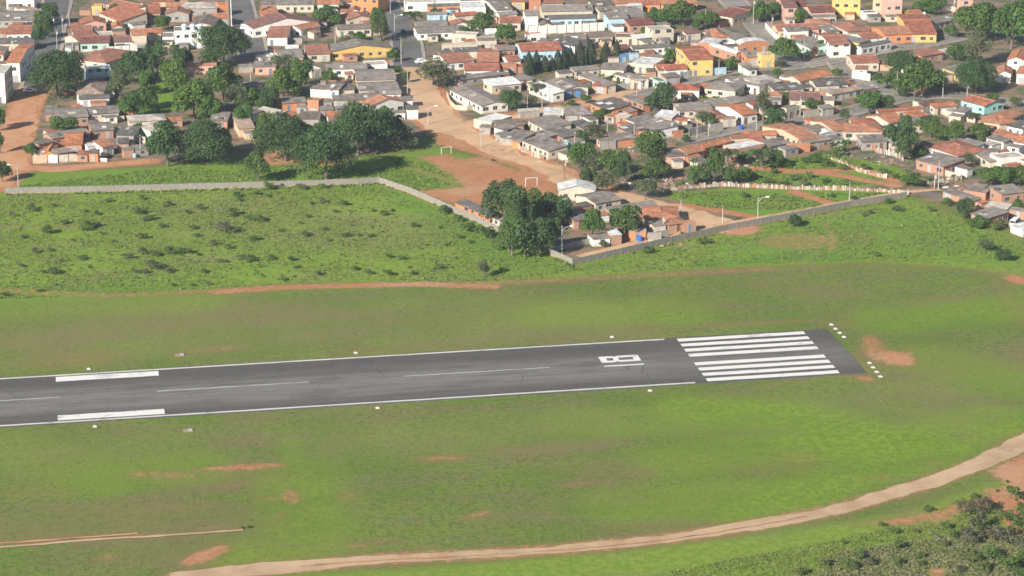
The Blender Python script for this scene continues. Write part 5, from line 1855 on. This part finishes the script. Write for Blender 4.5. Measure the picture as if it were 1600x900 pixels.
# grass tufts: uncountable ground cover
def tufts(name, polys, n, h0, h1, mat, wmul, label, soilmax=.35):
    pts = []
    for q in polys:
        L = P(q)
        lo, hi = L.min(0), L.max(0)
        m = int(n * 3)
        Q = rng.uniform(lo, hi, (m, 2))
        Q = Q[inside(Q, L)]
        pts.append(Q[:n])
    Q = np.concatenate(pts)
    ix = np.clip(np.searchsorted(GX, Q[:, 0]), 0, nx - 1)
    iy = np.clip(np.searchsorted(GY, Q[:, 1]), 0, ny - 1)
    Q = Q[ATT['soil'].reshape(ny, nx)[iy, ix] < soilmax]
    Q = Q[~((np.abs(Q[:, 1]) < 15.8) & (Q[:, 0] < .3))]
    # clumpy: keep where a smooth random field is high
    f = np.zeros(len(Q))
    for k in range(10):
        a, b, ph = rng.normal(0, .16), rng.normal(0, .16), rng.uniform(0, 6.28)
        f += np.sin(Q[:, 0] * a + Q[:, 1] * b + ph)
    f += .8 * rng.normal(size=len(Q)) + 1.2
    Q, f = Q[f > 0], f[f > 0]
    m = len(Q)
    hgt = rng.uniform(h0, h1, m)
    Cn, Nn, S_, sh = [], [], [], []
    for k in range(3):
        Cn.append(np.c_[Q + rng.normal(0, .22, (m, 2)), hgt * .35])
        Nn.append(np.c_[rng.normal(0, .38, m), rng.normal(0, .38, m), np.full(m, 1.0)])
        S_.append(hgt * wmul)
        sh.append(rng.uniform(.0, 1, m) * .7 + .15 * np.clip(f, 0, 2))
    me = quad_cloud(name, np.concatenate(Cn), np.concatenate(Nn), np.concatenate(S_), np.concatenate(sh), mat)
    return tag(obj(name, me), label, kind="stuff")


FIELD = [(-20, 304), (420, 296), (592, 290), (780, 366), (862, 404), (897, 418), (1060, 384), (1250, 344), (1420, 316), (1620, 385), (1630, 436), (1500, 414), (1340, 406), (1100, 418), (920, 430), (760, 442), (560, 438), (340, 450), (130, 462), (-20, 470)]
tufts("rough_grass", [FIELD], 46000, .08, .28, LEAF['t'], 1.5, "rough knee high green grass of the field below the boundary wall")
tufts("dry_grass", [FIELD], 9000, .15, .45, LEAF['h'], 1.3, "dry straw coloured grass in the field below the boundary wall")
tufts("bank_grass", [[(1000, 905), (1150, 872), (1300, 846), (1420, 816), (1500, 800), (1640, 790), (1640, 910)]], 9000, .12, .4, LEAF['t'], 1.3, "rough grass on the overgrown bank below the earth track")
tufts("dry_reeds", [[(1230, 890), (1330, 860), (1480, 840), (1640, 810), (1640, 910), (1200, 910)]], 9000, .2, .8, LEAF['h'], .8, "pale dry reeds on the overgrown bank at the lower right")
tufts("plot_weeds", [[(1040, 300), (1390, 302), (1250, 328), (1100, 325)], [(1170, 255), (1300, 240), (1440, 280), (1330, 290), (1170, 288)], [(20, 292), (240, 264), (360, 252), (500, 262), (640, 245), (760, 275), (660, 300), (560, 282), (300, 288)]], 6000, .15, .5, LEAF['t'], 1.4, "weeds and crops of the plots behind the boundary wall")

tufts("mown_grass", [[(-20, 480), (760, 450), (1100, 430), (1350, 418), (1640, 445), (1640, 690), (1480, 740), (1300, 795), (1000, 842), (600, 868), (200, 905), (-20, 905)]], 42000, .04, .13, LEAF['w'], 1.9, "short mown grass blades either side of the runway", .3)

WALLS_PX = [[(8, 304), (150, 301), (420, 294), (592, 287)], [(592, 287), (640, 303.5), (707, 332.5), (772, 361.5), (858, 399.5)], [(860, 400), (894, 416)], [(895, 417), (960, 402), (1060, 379), (1140, 361.5), (1250, 341), (1330, 325), (1417, 311)]]
for wp in WALLS_PX:
    up = [(x, y + 2.2) for x, y in wp][::-1]
    tufts("wall_weeds", [wp + up], 900, .35, .95, LEAF['t'], .9, "taller weeds growing along the foot of the boundary wall", 2.0)

tufts("tussocks", [FIELD], 2600, .2, .6, LEAF['k2'], 1.5, "taller tussocks and weeds mixed into the rough field grass", .3)
tufts("town_weeds", [[(-20, 180), (120, 80), (400, 60), (640, 60), (800, 30), (1100, 20), (1400, 40), (1620, 60), (1620, 330), (1420, 290), (1100, 290), (940, 290), (760, 240), (640, 200), (400, 200), (60, 250)]], 9000, .2, .7, LEAF['t'], 1.2, "weeds growing in the yards and verges of the town", .25)

# ------------------------------------------------------------------ walls and fences
def panel_wall(name, pts, h, label, cat="wall", panel=2.4, mat=None, thick=.14, post=True):
    L = P(pts)
    root = thing(name, label, cat, (L[0][0], L[0][1], 0))
    o0 = np.array([L[0][0], L[0][1]])
    mat = mat or M_CONC
    for k in range(len(L) - 1):
        a, b = L[k] - o0, L[k + 1] - o0
        ln = float(np.linalg.norm(b - a))
        ang = math.atan2(*(b - a)[::-1])
        n = max(1, round(ln / panel))
        w_ = ln / n
        mb = MB(); mb.box(.09, w_ - .09, -thick / 2, thick / 2, -.2, h)
        pm = mb.me("panel", mat)
        mb = MB(); mb.box(-.1, .1, -thick / 2 - .05, thick / 2 + .05, -.2, h + .06)
        po = mb.me("post", M_CONC)
        for j in range(n):
            q = a + (b - a) * j / n
            dz = rnd.uniform(-.05, .02)
            obj("panel", pm, root, (q[0], q[1], dz), ang)
            if post: obj("post", po, root, (q[0], q[1], 0), ang)
    return root


panel_wall("boundary_wall", [(8, 303), (150, 300), (420, 293), (560, 288.5), (592, 286)], 1.75, "long pale concrete panel wall between the field and the grass strip")
panel_wall("boundary_wall", [(592.6, 286.2), (640, 302), (707, 331), (772, 360), (858, 398), (894, 414)], 1.7, "concrete panel wall running diagonally past the football pitch to the corner")
panel_wall("boundary_wall", [(895, 415), (960, 400), (1060, 377), (1140, 359.5), (1250, 339), (1330, 323), (1417, 309)], 1.7, "concrete panel wall climbing from the corner to the right")
YW = [  # survey points, height, colour, label
    ([(165, 85), (215, 82)], 2.6, 'w', "long bright white yard wall at the top left above the red hipped roof"),
    ([(825, 55), (885, 52), (945, 48)], 3.0, 'w', "long bright white yard wall in front of the school"),
    ([(102, 83), (112, 86)], 2.0, 'm', "short mint wall at the shaded street corner"),
    ([(51, 256), (74, 255)], 2.4, 'a', "peach front wall at the corner of the red lane"),
    ([(75, 255), (91, 254.5)], 2.4, 'w', "white gate wall on the red lane"),
    ([(92, 254), (138, 251)], 2.2, 'c', "cream front wall in the middle of the red lane"),
    ([(153, 252), (168, 253)], 1.0, 'w', "low white wall beside the dark garage on the red lane"),
    ([(216, 243), (238, 241)], 2.0, 'a', "tan wall beside the pole at the end of the red lane"),
    ([(138, 193), (195, 189)], 1.6, 'c', "thin pale wall between the left rows of shacks"),
    ([(698, 150), (704, 165), (712, 172), (730, 173), (750, 170)], 1.6, 'c', "cream curved wall of the long white house at the earth junction"),
    ([(938, 234), (962, 232), (986, 226)], 2.4, 'g', "grey rendered wall in front of the ruined bricks"),
    ([(1077, 213), (1105, 206), (1130, 203)], 2.2, 'g', "grey plank-like wall along the pale street"),
    ([(1051, 217), (1068, 215)], 2.4, 'k', "brick gate wall left of the grey street wall"),
    ([(1255, 186), (1280, 181)], 2.3, 'c', "beige street wall with light blue gate"),
    ([(1285, 180), (1310, 176)], 2.3, 'p', "pink street wall right of the beige one"),
    ([(1228, 239), (1266, 238)], 2.8, 'k', "raw pink brick garden wall below the great orange roof"),
    ([(1204, 240), (1227, 239.5)], 2.0, 'g', "grey garden wall left of the raw brick one"),
    ([(1452, 172), (1475, 180), (1486, 184)], 1.8, 'w', "white side wall below the peach roof at right"),
    ([(1486, 184), (1510, 190), (1524, 192)], 1.6, 'c', "cream lane wall above the green grove at right"),
    ([(1421, 29), (1446, 28)], 2.2, 'w', "left piece of the white wall at the top right lawn"),
    ([(1457, 21), (1499, 18)], 2.0, 'w', "right piece of the white wall at the top right lawn"),
    ([(1065, 124), (1090, 118)], 2.2, 'w', "white gates in front of the yellow balcony house"),
    ([(1331, 122), (1352, 126), (1360, 127)], 2.4, 'w', "white gate wall left of the light grove"),
    ([(1196, 45), (1212, 62), (1218, 66)], 2.2, 'w', "white slanting wall beside the bright white box"),
    ([(950, 142), (1004, 138)], 2.0, 'g', "grey wall on the earth lane below the bananas"),
    ([(855, 156), (882, 154)], 2.2, 'c', "cream wall left of the bright blue garage"),
    ([(861, 394), (884, 390), (912, 383), (950, 376)], 1.5, 'g', "grey yard wall behind the lamp in the corner hamlet"),
    ([(1027, 372), (1045, 369)], 1.8, 'g', "broken grey wall pieces in the corner hamlet"),
    ([(905, 130), (948, 146)], 1.8, 'c', "diagonal cream wall between the banana clumps"),
    ([(1100, 119), (1135, 116)], 2.4, 'b', "bluish shaded wall right of the yellow balcony house"),
    ([(1346, 74), (1384, 70), (1392, 67)], 2.5, 'w', "white gate front on the cross street"),
]
for pts, h, c, lb in YW:
    panel_wall("yard_wall", pts, h, lb, "wall", 3.0, WALL[c][0], .16, c in 'wg')
PK = [plain("plank_%s" % n, c, .9, .1) for n, c in (("pale", (.44, .38, .29)), ("white", (.52, .48, .41)), ("grey", (.34, .30, .25)), ("brown", (.30, .20, .14)), ("rust", (.36, .19, .12)))]


def plank_fence(pts, label, h0=.6, h1=1.45, step=.62):
    L = P(pts)
    root = thing("plank_fence", label, "fence", (L[0][0], L[0][1], 0))
    o0 = L[0].copy()
    ms = {}
    for k in range(len(L) - 1):
        a, b = L[k] - o0, L[k + 1] - o0
        ln = float(np.linalg.norm(b - a))
        ang = math.atan2(*(b - a)[::-1])
        n = max(1, int(ln / step))
        for j in range(n):
            q = a + (b - a) * (j + .5) / n
            key = (rnd.randrange(5), rnd.randrange(3))
            if key not in ms:
                mb = MB(); wd = step * (.7, .85, 1.0)[key[1]]
                mb.box(-wd / 2, wd / 2, -.03, .03, -.1, 1.0)
                ms[key] = mb.me("plank", PK[key[0]])
            o = obj("plank", ms[key], root, (q[0], q[1] + rnd.uniform(-.08, .08), 0), ang + rnd.uniform(-.12, .12))
            o.scale = (1, 1, rnd.uniform(h0, h1))
            o.rotation_euler[1] = rnd.uniform(-.06, .06)
    return root


plank_fence([(1028, 300), (1075, 295), (1130, 291), (1230, 296), (1330, 298), (1380, 300), (1420, 304)], "long ragged fence of pale and rusty boards below the garden plots")
plank_fence([(1298, 250), (1322, 258), (1340, 268), (1362, 274), (1386, 279)], "short ragged white fence inside the garden plots")
plank_fence([(1350, 231), (1375, 240), (1396, 244), (1412, 252)], "brown patched fence below the tall dark garden tree", 1.2, 2.1)
plank_fence([(1448, 290), (1480, 286), (1508, 280)], "grey patched fence beside the last lamp poles at right", .8, 1.5)
plank_fence([(808, 232), (830, 244), (850, 250)], "patched board front of the shacks along the lane", 1.0, 1.8)

panel_wall("drain_wall", [(1452, 829), (1475, 848), (1505, 872), (1545, 905)], .3, "low dark concrete drain edge running down the overgrown bank", "wall", 2.0, plain("old_concrete", (.10, .095, .08), .95, .25), .22, False)


# ------------------------------------------------------------------ poles and lamps
def pole_thing(kind, x, top, base, where, side=1):
    g = un(x, base)
    s = px_per_m(g)
    H = (base - top) / (s * .97)
    H = min(max(H, 5.0), 13)
    r0 = .14 if kind != 'w' else .14
    mat = M_POLEW if kind == 'w' else M_POLE
    if kind == 'l':
        root = thing("street_lamp", "concrete street lamp with curved arm " + where, "street lamp", (g[0], g[1], 0), -YAW)
    else:
        root = thing("utility_pole", ("dark wooden pole " if kind == 'w' else "pale concrete utility pole ") + where, "pole", (g[0], g[1], 0), -YAW + rnd.uniform(-.6, .6))
    b = MB(); b.cyl((0, 0, -.2), (0, 0, H), r0, r0 * .62, 9); b.build("pole", mat, root)
    if kind == 'l':
        b = MB()
        z0 = H * .82
        pp = [(0, 0, z0), (side * .8, 0, z0 + .9), (side * 2.0, -.1, z0 + 1.3)]
        for q in range(2): b.cyl(pp[q], pp[q + 1], .06, .05, 6)
        b.build("arm", M_STEEL, root)
        b = MB(); c = pp[2]
        b.cyl((c[0] - side * .1, c[1], c[2] - .02), (c[0] + side * .75, c[1], c[2] + .06), .13, .2, 8)
        b.build("lamp_head", M_WHITE, root)
    else:
        b = MB(); b.box(-1.0, 1.0, -.06 - r0, .06 - r0, H - .55, H - .42)
        for q in (-.85, 0, .85): b.cyl((q, -r0, H - .42), (q, -r0, H - .2), .05, .035, 6)
        b.build("cross_arm", M_POLEW, root)
        if rnd.random() < .35:
            b = MB(); b.cyl((.32, 0, H - 2.0), (.32, 0, H - 1.1), .24, .24, 10); b.build("transformer", M_STEEL, root)
    return root


POLES = """
l 29 258 294 - at the left end of the boundary wall
u 98 24 50 right of the upper shaded street
u 114 46 82 at the mint corner of the shaded street
u 90 45 86 on the near side of the shaded street
u 109 12 46 farthest along the shaded street
u 19 60 84 before the brick house at the left edge
u 392 97 127 in the orchard behind the low grey roof
u 430 72 97 left of the broad red slope
u 476 68 97 right of the broad red slope
u 333 75 100 before the giant round tree
u 524 40 68 left of the pale yellow house
l 617 22 64 + on the street below the orange tower
u 627 58 100 right of the yellow house by the parked car
w 669 36 88 at the top of the earth avenue
l 610 4 22 + by the top edge right of the orange tower
u 637 108 152 leaning over the left side of the avenue
l 669 167 195 + at the avenue corner beside the white box
u 752 203 230 on the earth verge opposite the shacks
u 995 126 148 on the earth lane under the yellow house
u 1102 14 46 beside the tree below the maroon house
u 1177 -2 38 tall, on the pale street at the top
u 1206 23 50 at the white slanting wall
u 1123 92 120 by the blue shaded wall, upper right
u 1199 78 104 before the orange gates, upper right
u 1256 60 96 beside the pale mint wall
u 1490 -4 22 at the top right lawn
u 1401 112 146 left of the thick white pole
l 1473 126 152 - at the right end of the grove street
u 1511 134 152 under the dark tree, right
u 824 150 174 beside the round tree of the shacks
u 847 148 172 left of the blue garage lane
u 898 208 236 at the end of the shack cluster
w 882 248 280 on the lane past the shacks
u 949 188 214 in the yards behind the lane trees
u 991 192 222 beside the orange cube and rubble
u 1049 186 214 before the brick gate wall
l 1089 190 216 - behind the grey street wall
u 1182 186 208 on the pale street under the palm trunk
u 1250 150 182 at the beige front house
u 1107 188 214 right of the grey street wall lamp
u 1466 250 296 tall pair member, right end of the path
u 1460 272 296 short pair member, right end of the path
l 878 352 399 + in the corner hamlet behind the wall
u 1064 315 338 first on the lane right of the hamlet
u 1129 324 350 second on the lane right of the hamlet
l 1184 308 346 + on the lane beside the grass plot
u 1327 283 316 in the grass plot below the plank fence
u 220 210 244 in the left block by the tan wall
u 1036 342 364 beside the broken grey walls
"""
for line in POLES.strip().splitlines():
    a = line.split(None, 4)
    sd, wh = 1, a[4]
    if a[0] == 'l':
        sd = -1 if wh[0] == '-' else 1
        wh = wh[1:].strip()
    pole_thing(a[0], float(a[1]), float(a[2]), float(a[3]), wh, sd)
g = un(1409, 140)
t = thing("water_tower", "thick white column standing in front of the grove", "column", (g[0], g[1], 0))
b = MB(); b.cyl((0, 0, -.2), (0, 0, 6.2), .36, .34, 14); b.build("shaft", M_WHITE, t)
b = MB(); b.cyl((0, 0, 6.2), (0, 0, 6.5), .42, .42, 14); b.build("cap", M_CONC, t)
g = un(360, 44)
t = thing("mast", "tall dark mast with white stripe behind the giant round tree", "mast", (g[0], g[1], 0), -YAW)
b = MB(); b.cyl((-.3, 0, -.2), (-.3, 0, 19), .42, .34, 12); b.build("shaft", M_POLEW, t)
b = MB(); b.cyl((.45, 0, -.2), (.45, 0, 17), .16, .13, 9); b.build("conduit", M_WHITE, t)


# ------------------------------------------------------------------ football goals
def goal(pA, pB, h, depth, label):
    a, b_ = un(*pA), un(*pB)
    d = (b_ - a)[:2]
    ln = float(np.linalg.norm(d))
    t = thing("football_goal", label, "goal", (a[0], a[1], 0), math.atan2(d[1], d[0]))
    for x in (0, ln):
        m = MB(); m.cyl((x, 0, -.1), (x, 0, h), .065, .065, 8); m.build("post", M_WHITE, t)
    m = MB(); m.cyl((-.08, 0, h), (ln + .08, 0, h), .065, .065, 8); m.build("crossbar", M_WHITE, t)


goal((821.2, 291.5), (839.2, 290), 2.3, 1, "white goal frame on the red pitch nearer the corner grove")
goal((689.6, 241.5), (705, 239.5), 2.0, 1, "white goal frame at the far end of the red pitch")


# ------------------------------------------------------------------ vehicles
def car(px, py, heading, col, label, kind="car"):
    g = un(px, py)
    root = thing("parked_car" if kind == "car" else "van", label, kind, (g[0], g[1], 0), heading)
    L, W = (4.2, 1.7) if kind == "car" else (5.0, 1.9)
    top = 1.42 if kind == "car" else 2.1
    m = MB()
    if kind == "car":
        low = [(-2.1, .28), (-2.08, .72), (-1.5, .86), (1.1, .92), (1.95, .74), (2.1, .5), (2.08, .28)]
        cabn = [(-1.75, .84), (-1.25, top), (.3, top), (1.05, .9)]
    else:
        low = [(-2.5, .3), (-2.5, 1.05), (1.9, 1.05), (2.45, .85), (2.5, .3)]
        cabn = [(-2.46, 1.04), (-2.4, top), (1.3, top), (1.95, 1.04)]

    def hull(prof, w0, w1, m):
        n = len(prof)
        zs = [z for _, z in prof]
        hi = max(zs); lo = min(zs)
        wz = lambda z: w0 + (w1 - w0) * (z - lo) / (hi - lo)
        vs = [(x, -wz(z) / 2, z) for x, z in prof] + [(x, wz(z) / 2, z) for x, z in prof]
        fs = [tuple(range(n)), tuple(range(2 * n - 1, n - 1, -1))]
        fs += [(k, k + n, (k + 1) % n + n, (k + 1) % n) for k in range(n)]
        m.add(vs, fs)
    hull(low, W, W, m)
    m.build("body", col, root)
    m = MB(); hull(cabn, W * .93, W * .78, m); cab = m.build("cabin", col, root)
    xs0, xs1 = cabn[1][0], cabn[2][0]
    z0, z1 = cabn[0][1] + .1, top - .12
    m = MB()
    for s in (-1, 1):
        wa, wb = W * .93 / 2 * 1.005, W * .80 / 2 * 1.01
        m.add([(xs0 - .1, s * wa, z0), (xs1 + .35, s * wa, z0), (xs1, s * wb, z1), (xs0 + .15, s * wb, z1)], [(0, 1, 2, 3) if s < 0 else (3, 2, 1, 0)])
    m.add([(cabn[3][0] - .10, -W * .42, z0), (cabn[3][0] - .10, W * .42, z0), (cabn[2][0] + .07, W * .37, z1), (cabn[2][0] + .07, -W * .37, z1)], [(0, 1, 2, 3)])
    m.add([(cabn[0][0] + .03, -W * .42, z0), (cabn[0][0] + .03, W * .42, z0), (cabn[1][0] - .07, W * .37, z1), (cabn[1][0] - .07, -W * .37, z1)], [(3, 2, 1, 0)])
    m.build("window", M_GLASS, cab)
    for x in (-L * .31, L * .31):
        for s in (-1, 1):
            m = MB(); m.cyl((x, s * (W / 2 - .17), .31), (x, s * (W / 2 + .02), .31), .31, .31, 12)
            wh = m.build("wheel", M_TYRE, root)
            m = MB(); m.cyl((x, s * (W / 2 + .015), .31), (x, s * (W / 2 + .03), .31), .17, .17, 10); m.build("rim", M_STEEL, wh)
    for s in (-1, 1):
        m = MB(); m.box(L / 2 - .05, L / 2 - .01 + .02, s * W * .36 - .15, s * W * .36 + .15, .52, .66); m.build("headlight", M_WHITE, root)


CW, CDK, CRD, CBL, CGR = plain("car_paint_white", (.75, .75, .74), .25, .5, .03), plain("car_paint_dark", (.03, .035, .05), .2, .5, .05), plain("car_paint_red", (.40, .03, .03), .25, .5, .05), plain("car_paint_blue", (.05, .12, .28), .25, .5, .05), plain("car_paint_grey", (.25, .26, .27), .25, .5, .05)
for a in ((47, 144, .1, CW, "white car crossing the red earth street at left"), (659, 98, .3, CW, "white car parked at the top of the earth avenue"), (681, 131, 1.3, CDK, "dark car under the spreading avenue tree"),
          (84, 32, 1.2, CW, "white car in the shade of the far left street"), (108, 147, .1, CRD, "red car in the yard beside the wide dark tree"), (1362, 140, .5, CW, "white car on the street left of the thick white pole"),
          (1328, 29, .1, CGR, "grey car before the cream two storey house at top right"), (1150, 31, 1.9, CBL, "dark blue car in shade on the pale street, upper right"), (630, 52, 1.4, CDK, "dark car on the asphalt street right of the yellow house"),
          (380, 44, 1.4, CW, "white car on the street behind the giant round tree"), (1415, 66, .2, CDK, "dark car before the vivid orange gates, upper right")):
    car(*a)
car(1586, 353, .9, CW, "white van at the right edge beside the field", "van")


# ------------------------------------------------------------------ tanks, barrels, dishes
def tank(px, py, z, r, label, mat):
    g = un(px, py, z)
    t = thing("water_tank", label, "water tank", (g[0], g[1], z))
    m = MB()
    m.cyl((0, 0, 0), (0, 0, .75 * r * 2), r * .85, r, 14); m.build("body", mat, t)
    m = MB(); m.cyl((0, 0, .75 * r * 2), (0, 0, 1.0 * r * 2), r * 1.05, r * .45, 14); m.build("lid", mat, t)


M_TANKW = plain("tank_pale", (.55, .66, .72), .5)
for px, lb in ((288, "left"), (301, "middle"), (313, "right")):
    tank(px, 46.0, 6.03, .95, "pale blue water tank, %s of three on the white two storey building" % lb, M_TANKW)
for px, py, z, rr, lb, m_ in ((702, 27, 0, 1.3, "large blue water tank on the ground at the top centre", M_TANK), (382, 173, 3.2, .7, "white water tank on the dark roof behind the tan slope", M_WHITE), (1548, 180, 0, .7, "blue tank behind the pale roofed house in left part", M_TANK),
                              (1000, 377, 0, .75, "blue barrel in the corner hamlet", plain("barrel_blue", (.03, .13, .45), .4)), (1158, 202, 0, .7, "bright blue barrel on the pale street right of the gate", plain("barrel_bright", (.03, .10, .50), .4)),
                              (211, 246, 0, .6, "blue barrel by the tan wall on the red lane", M_TANK), (14 + 780, 221.5, 0, .6, "dark blue barrel before the shack cluster", plain("barrel_dark", (.03, .05, .2), .4))):
    if px == 1548: continue
    tank(px, py, z, rr, lb, m_)
# chimney block of the white house by the orchard
g = un(505, 134, 2.9)
t = thing("rooftop_tank", "tan block on the white house right of the orchard", "tank", (g[0], g[1], 2.8))
b = MB(); b.box(-.7, .7, -.7, .7, 0, 1.5); b.build("body", ROOF['T'][0], t)
b = MB(); b.box(-.8, .8, -.8, .8, 1.502, 1.62); b.build("lid", M_CONC, t)

# rubble between the shacks
rub = MB()
r = random.Random(5)
for cx, cy, n, sp in ((1000, 215, 60, 3.5), (1045, 285, 50, 6), (760, 332, 40, 5), (1030, 370, 40, 4), (1155, 262, 40, 3), (820, 232, 40, 5), (1395, 250, 30, 4), (975, 235, 30, 3), (1000, 285, 30, 4), (120, 230, 40, 6), (1480, 292, 30, 5), (480, 236, 20, 4)):
    c = un(cx, cy)
    for k in range(n):
        x, y = c[0] + r.gauss(0, sp), c[1] + r.gauss(0, sp)
        a, h = r.uniform(.15, .6), r.uniform(.1, .45)
        rub.box(x - a, x + a, y - a * r.uniform(.4, 1), y + a * r.uniform(.4, 1), -.02, h, r.randrange(4))
o = rub.build("rubble", [M_CONC, WALL['k'][0], PK[1], PK[3]])
tag(o, "rubble and scattered junk lying between the shacks", kind="stuff")

# ------------------------------------------------------------------ thin haze in the air
b = MB(); b.box(-3300, 3300, -3300, 3500, -1.5, 199.0)
hm = bpy.data.materials.new("air_haze")
hm.use_nodes = True
for nd in list(hm.node_tree.nodes):
    if nd.type == 'BSDF_PRINCIPLED': hm.node_tree.nodes.remove(nd)
pv = hm.node_tree.nodes.new("ShaderNodeVolumePrincipled")
pv.inputs["Color"].default_value = (.70, .84, 1.0, 1)
pv.inputs["Density"].default_value = 0.000072
hm.node_tree.links.new(pv.outputs[0], hm.node_tree.nodes["Material Output"].inputs["Volume"])
tag(b.build("haze", hm), "thin pale haze in the air", kind="stuff")
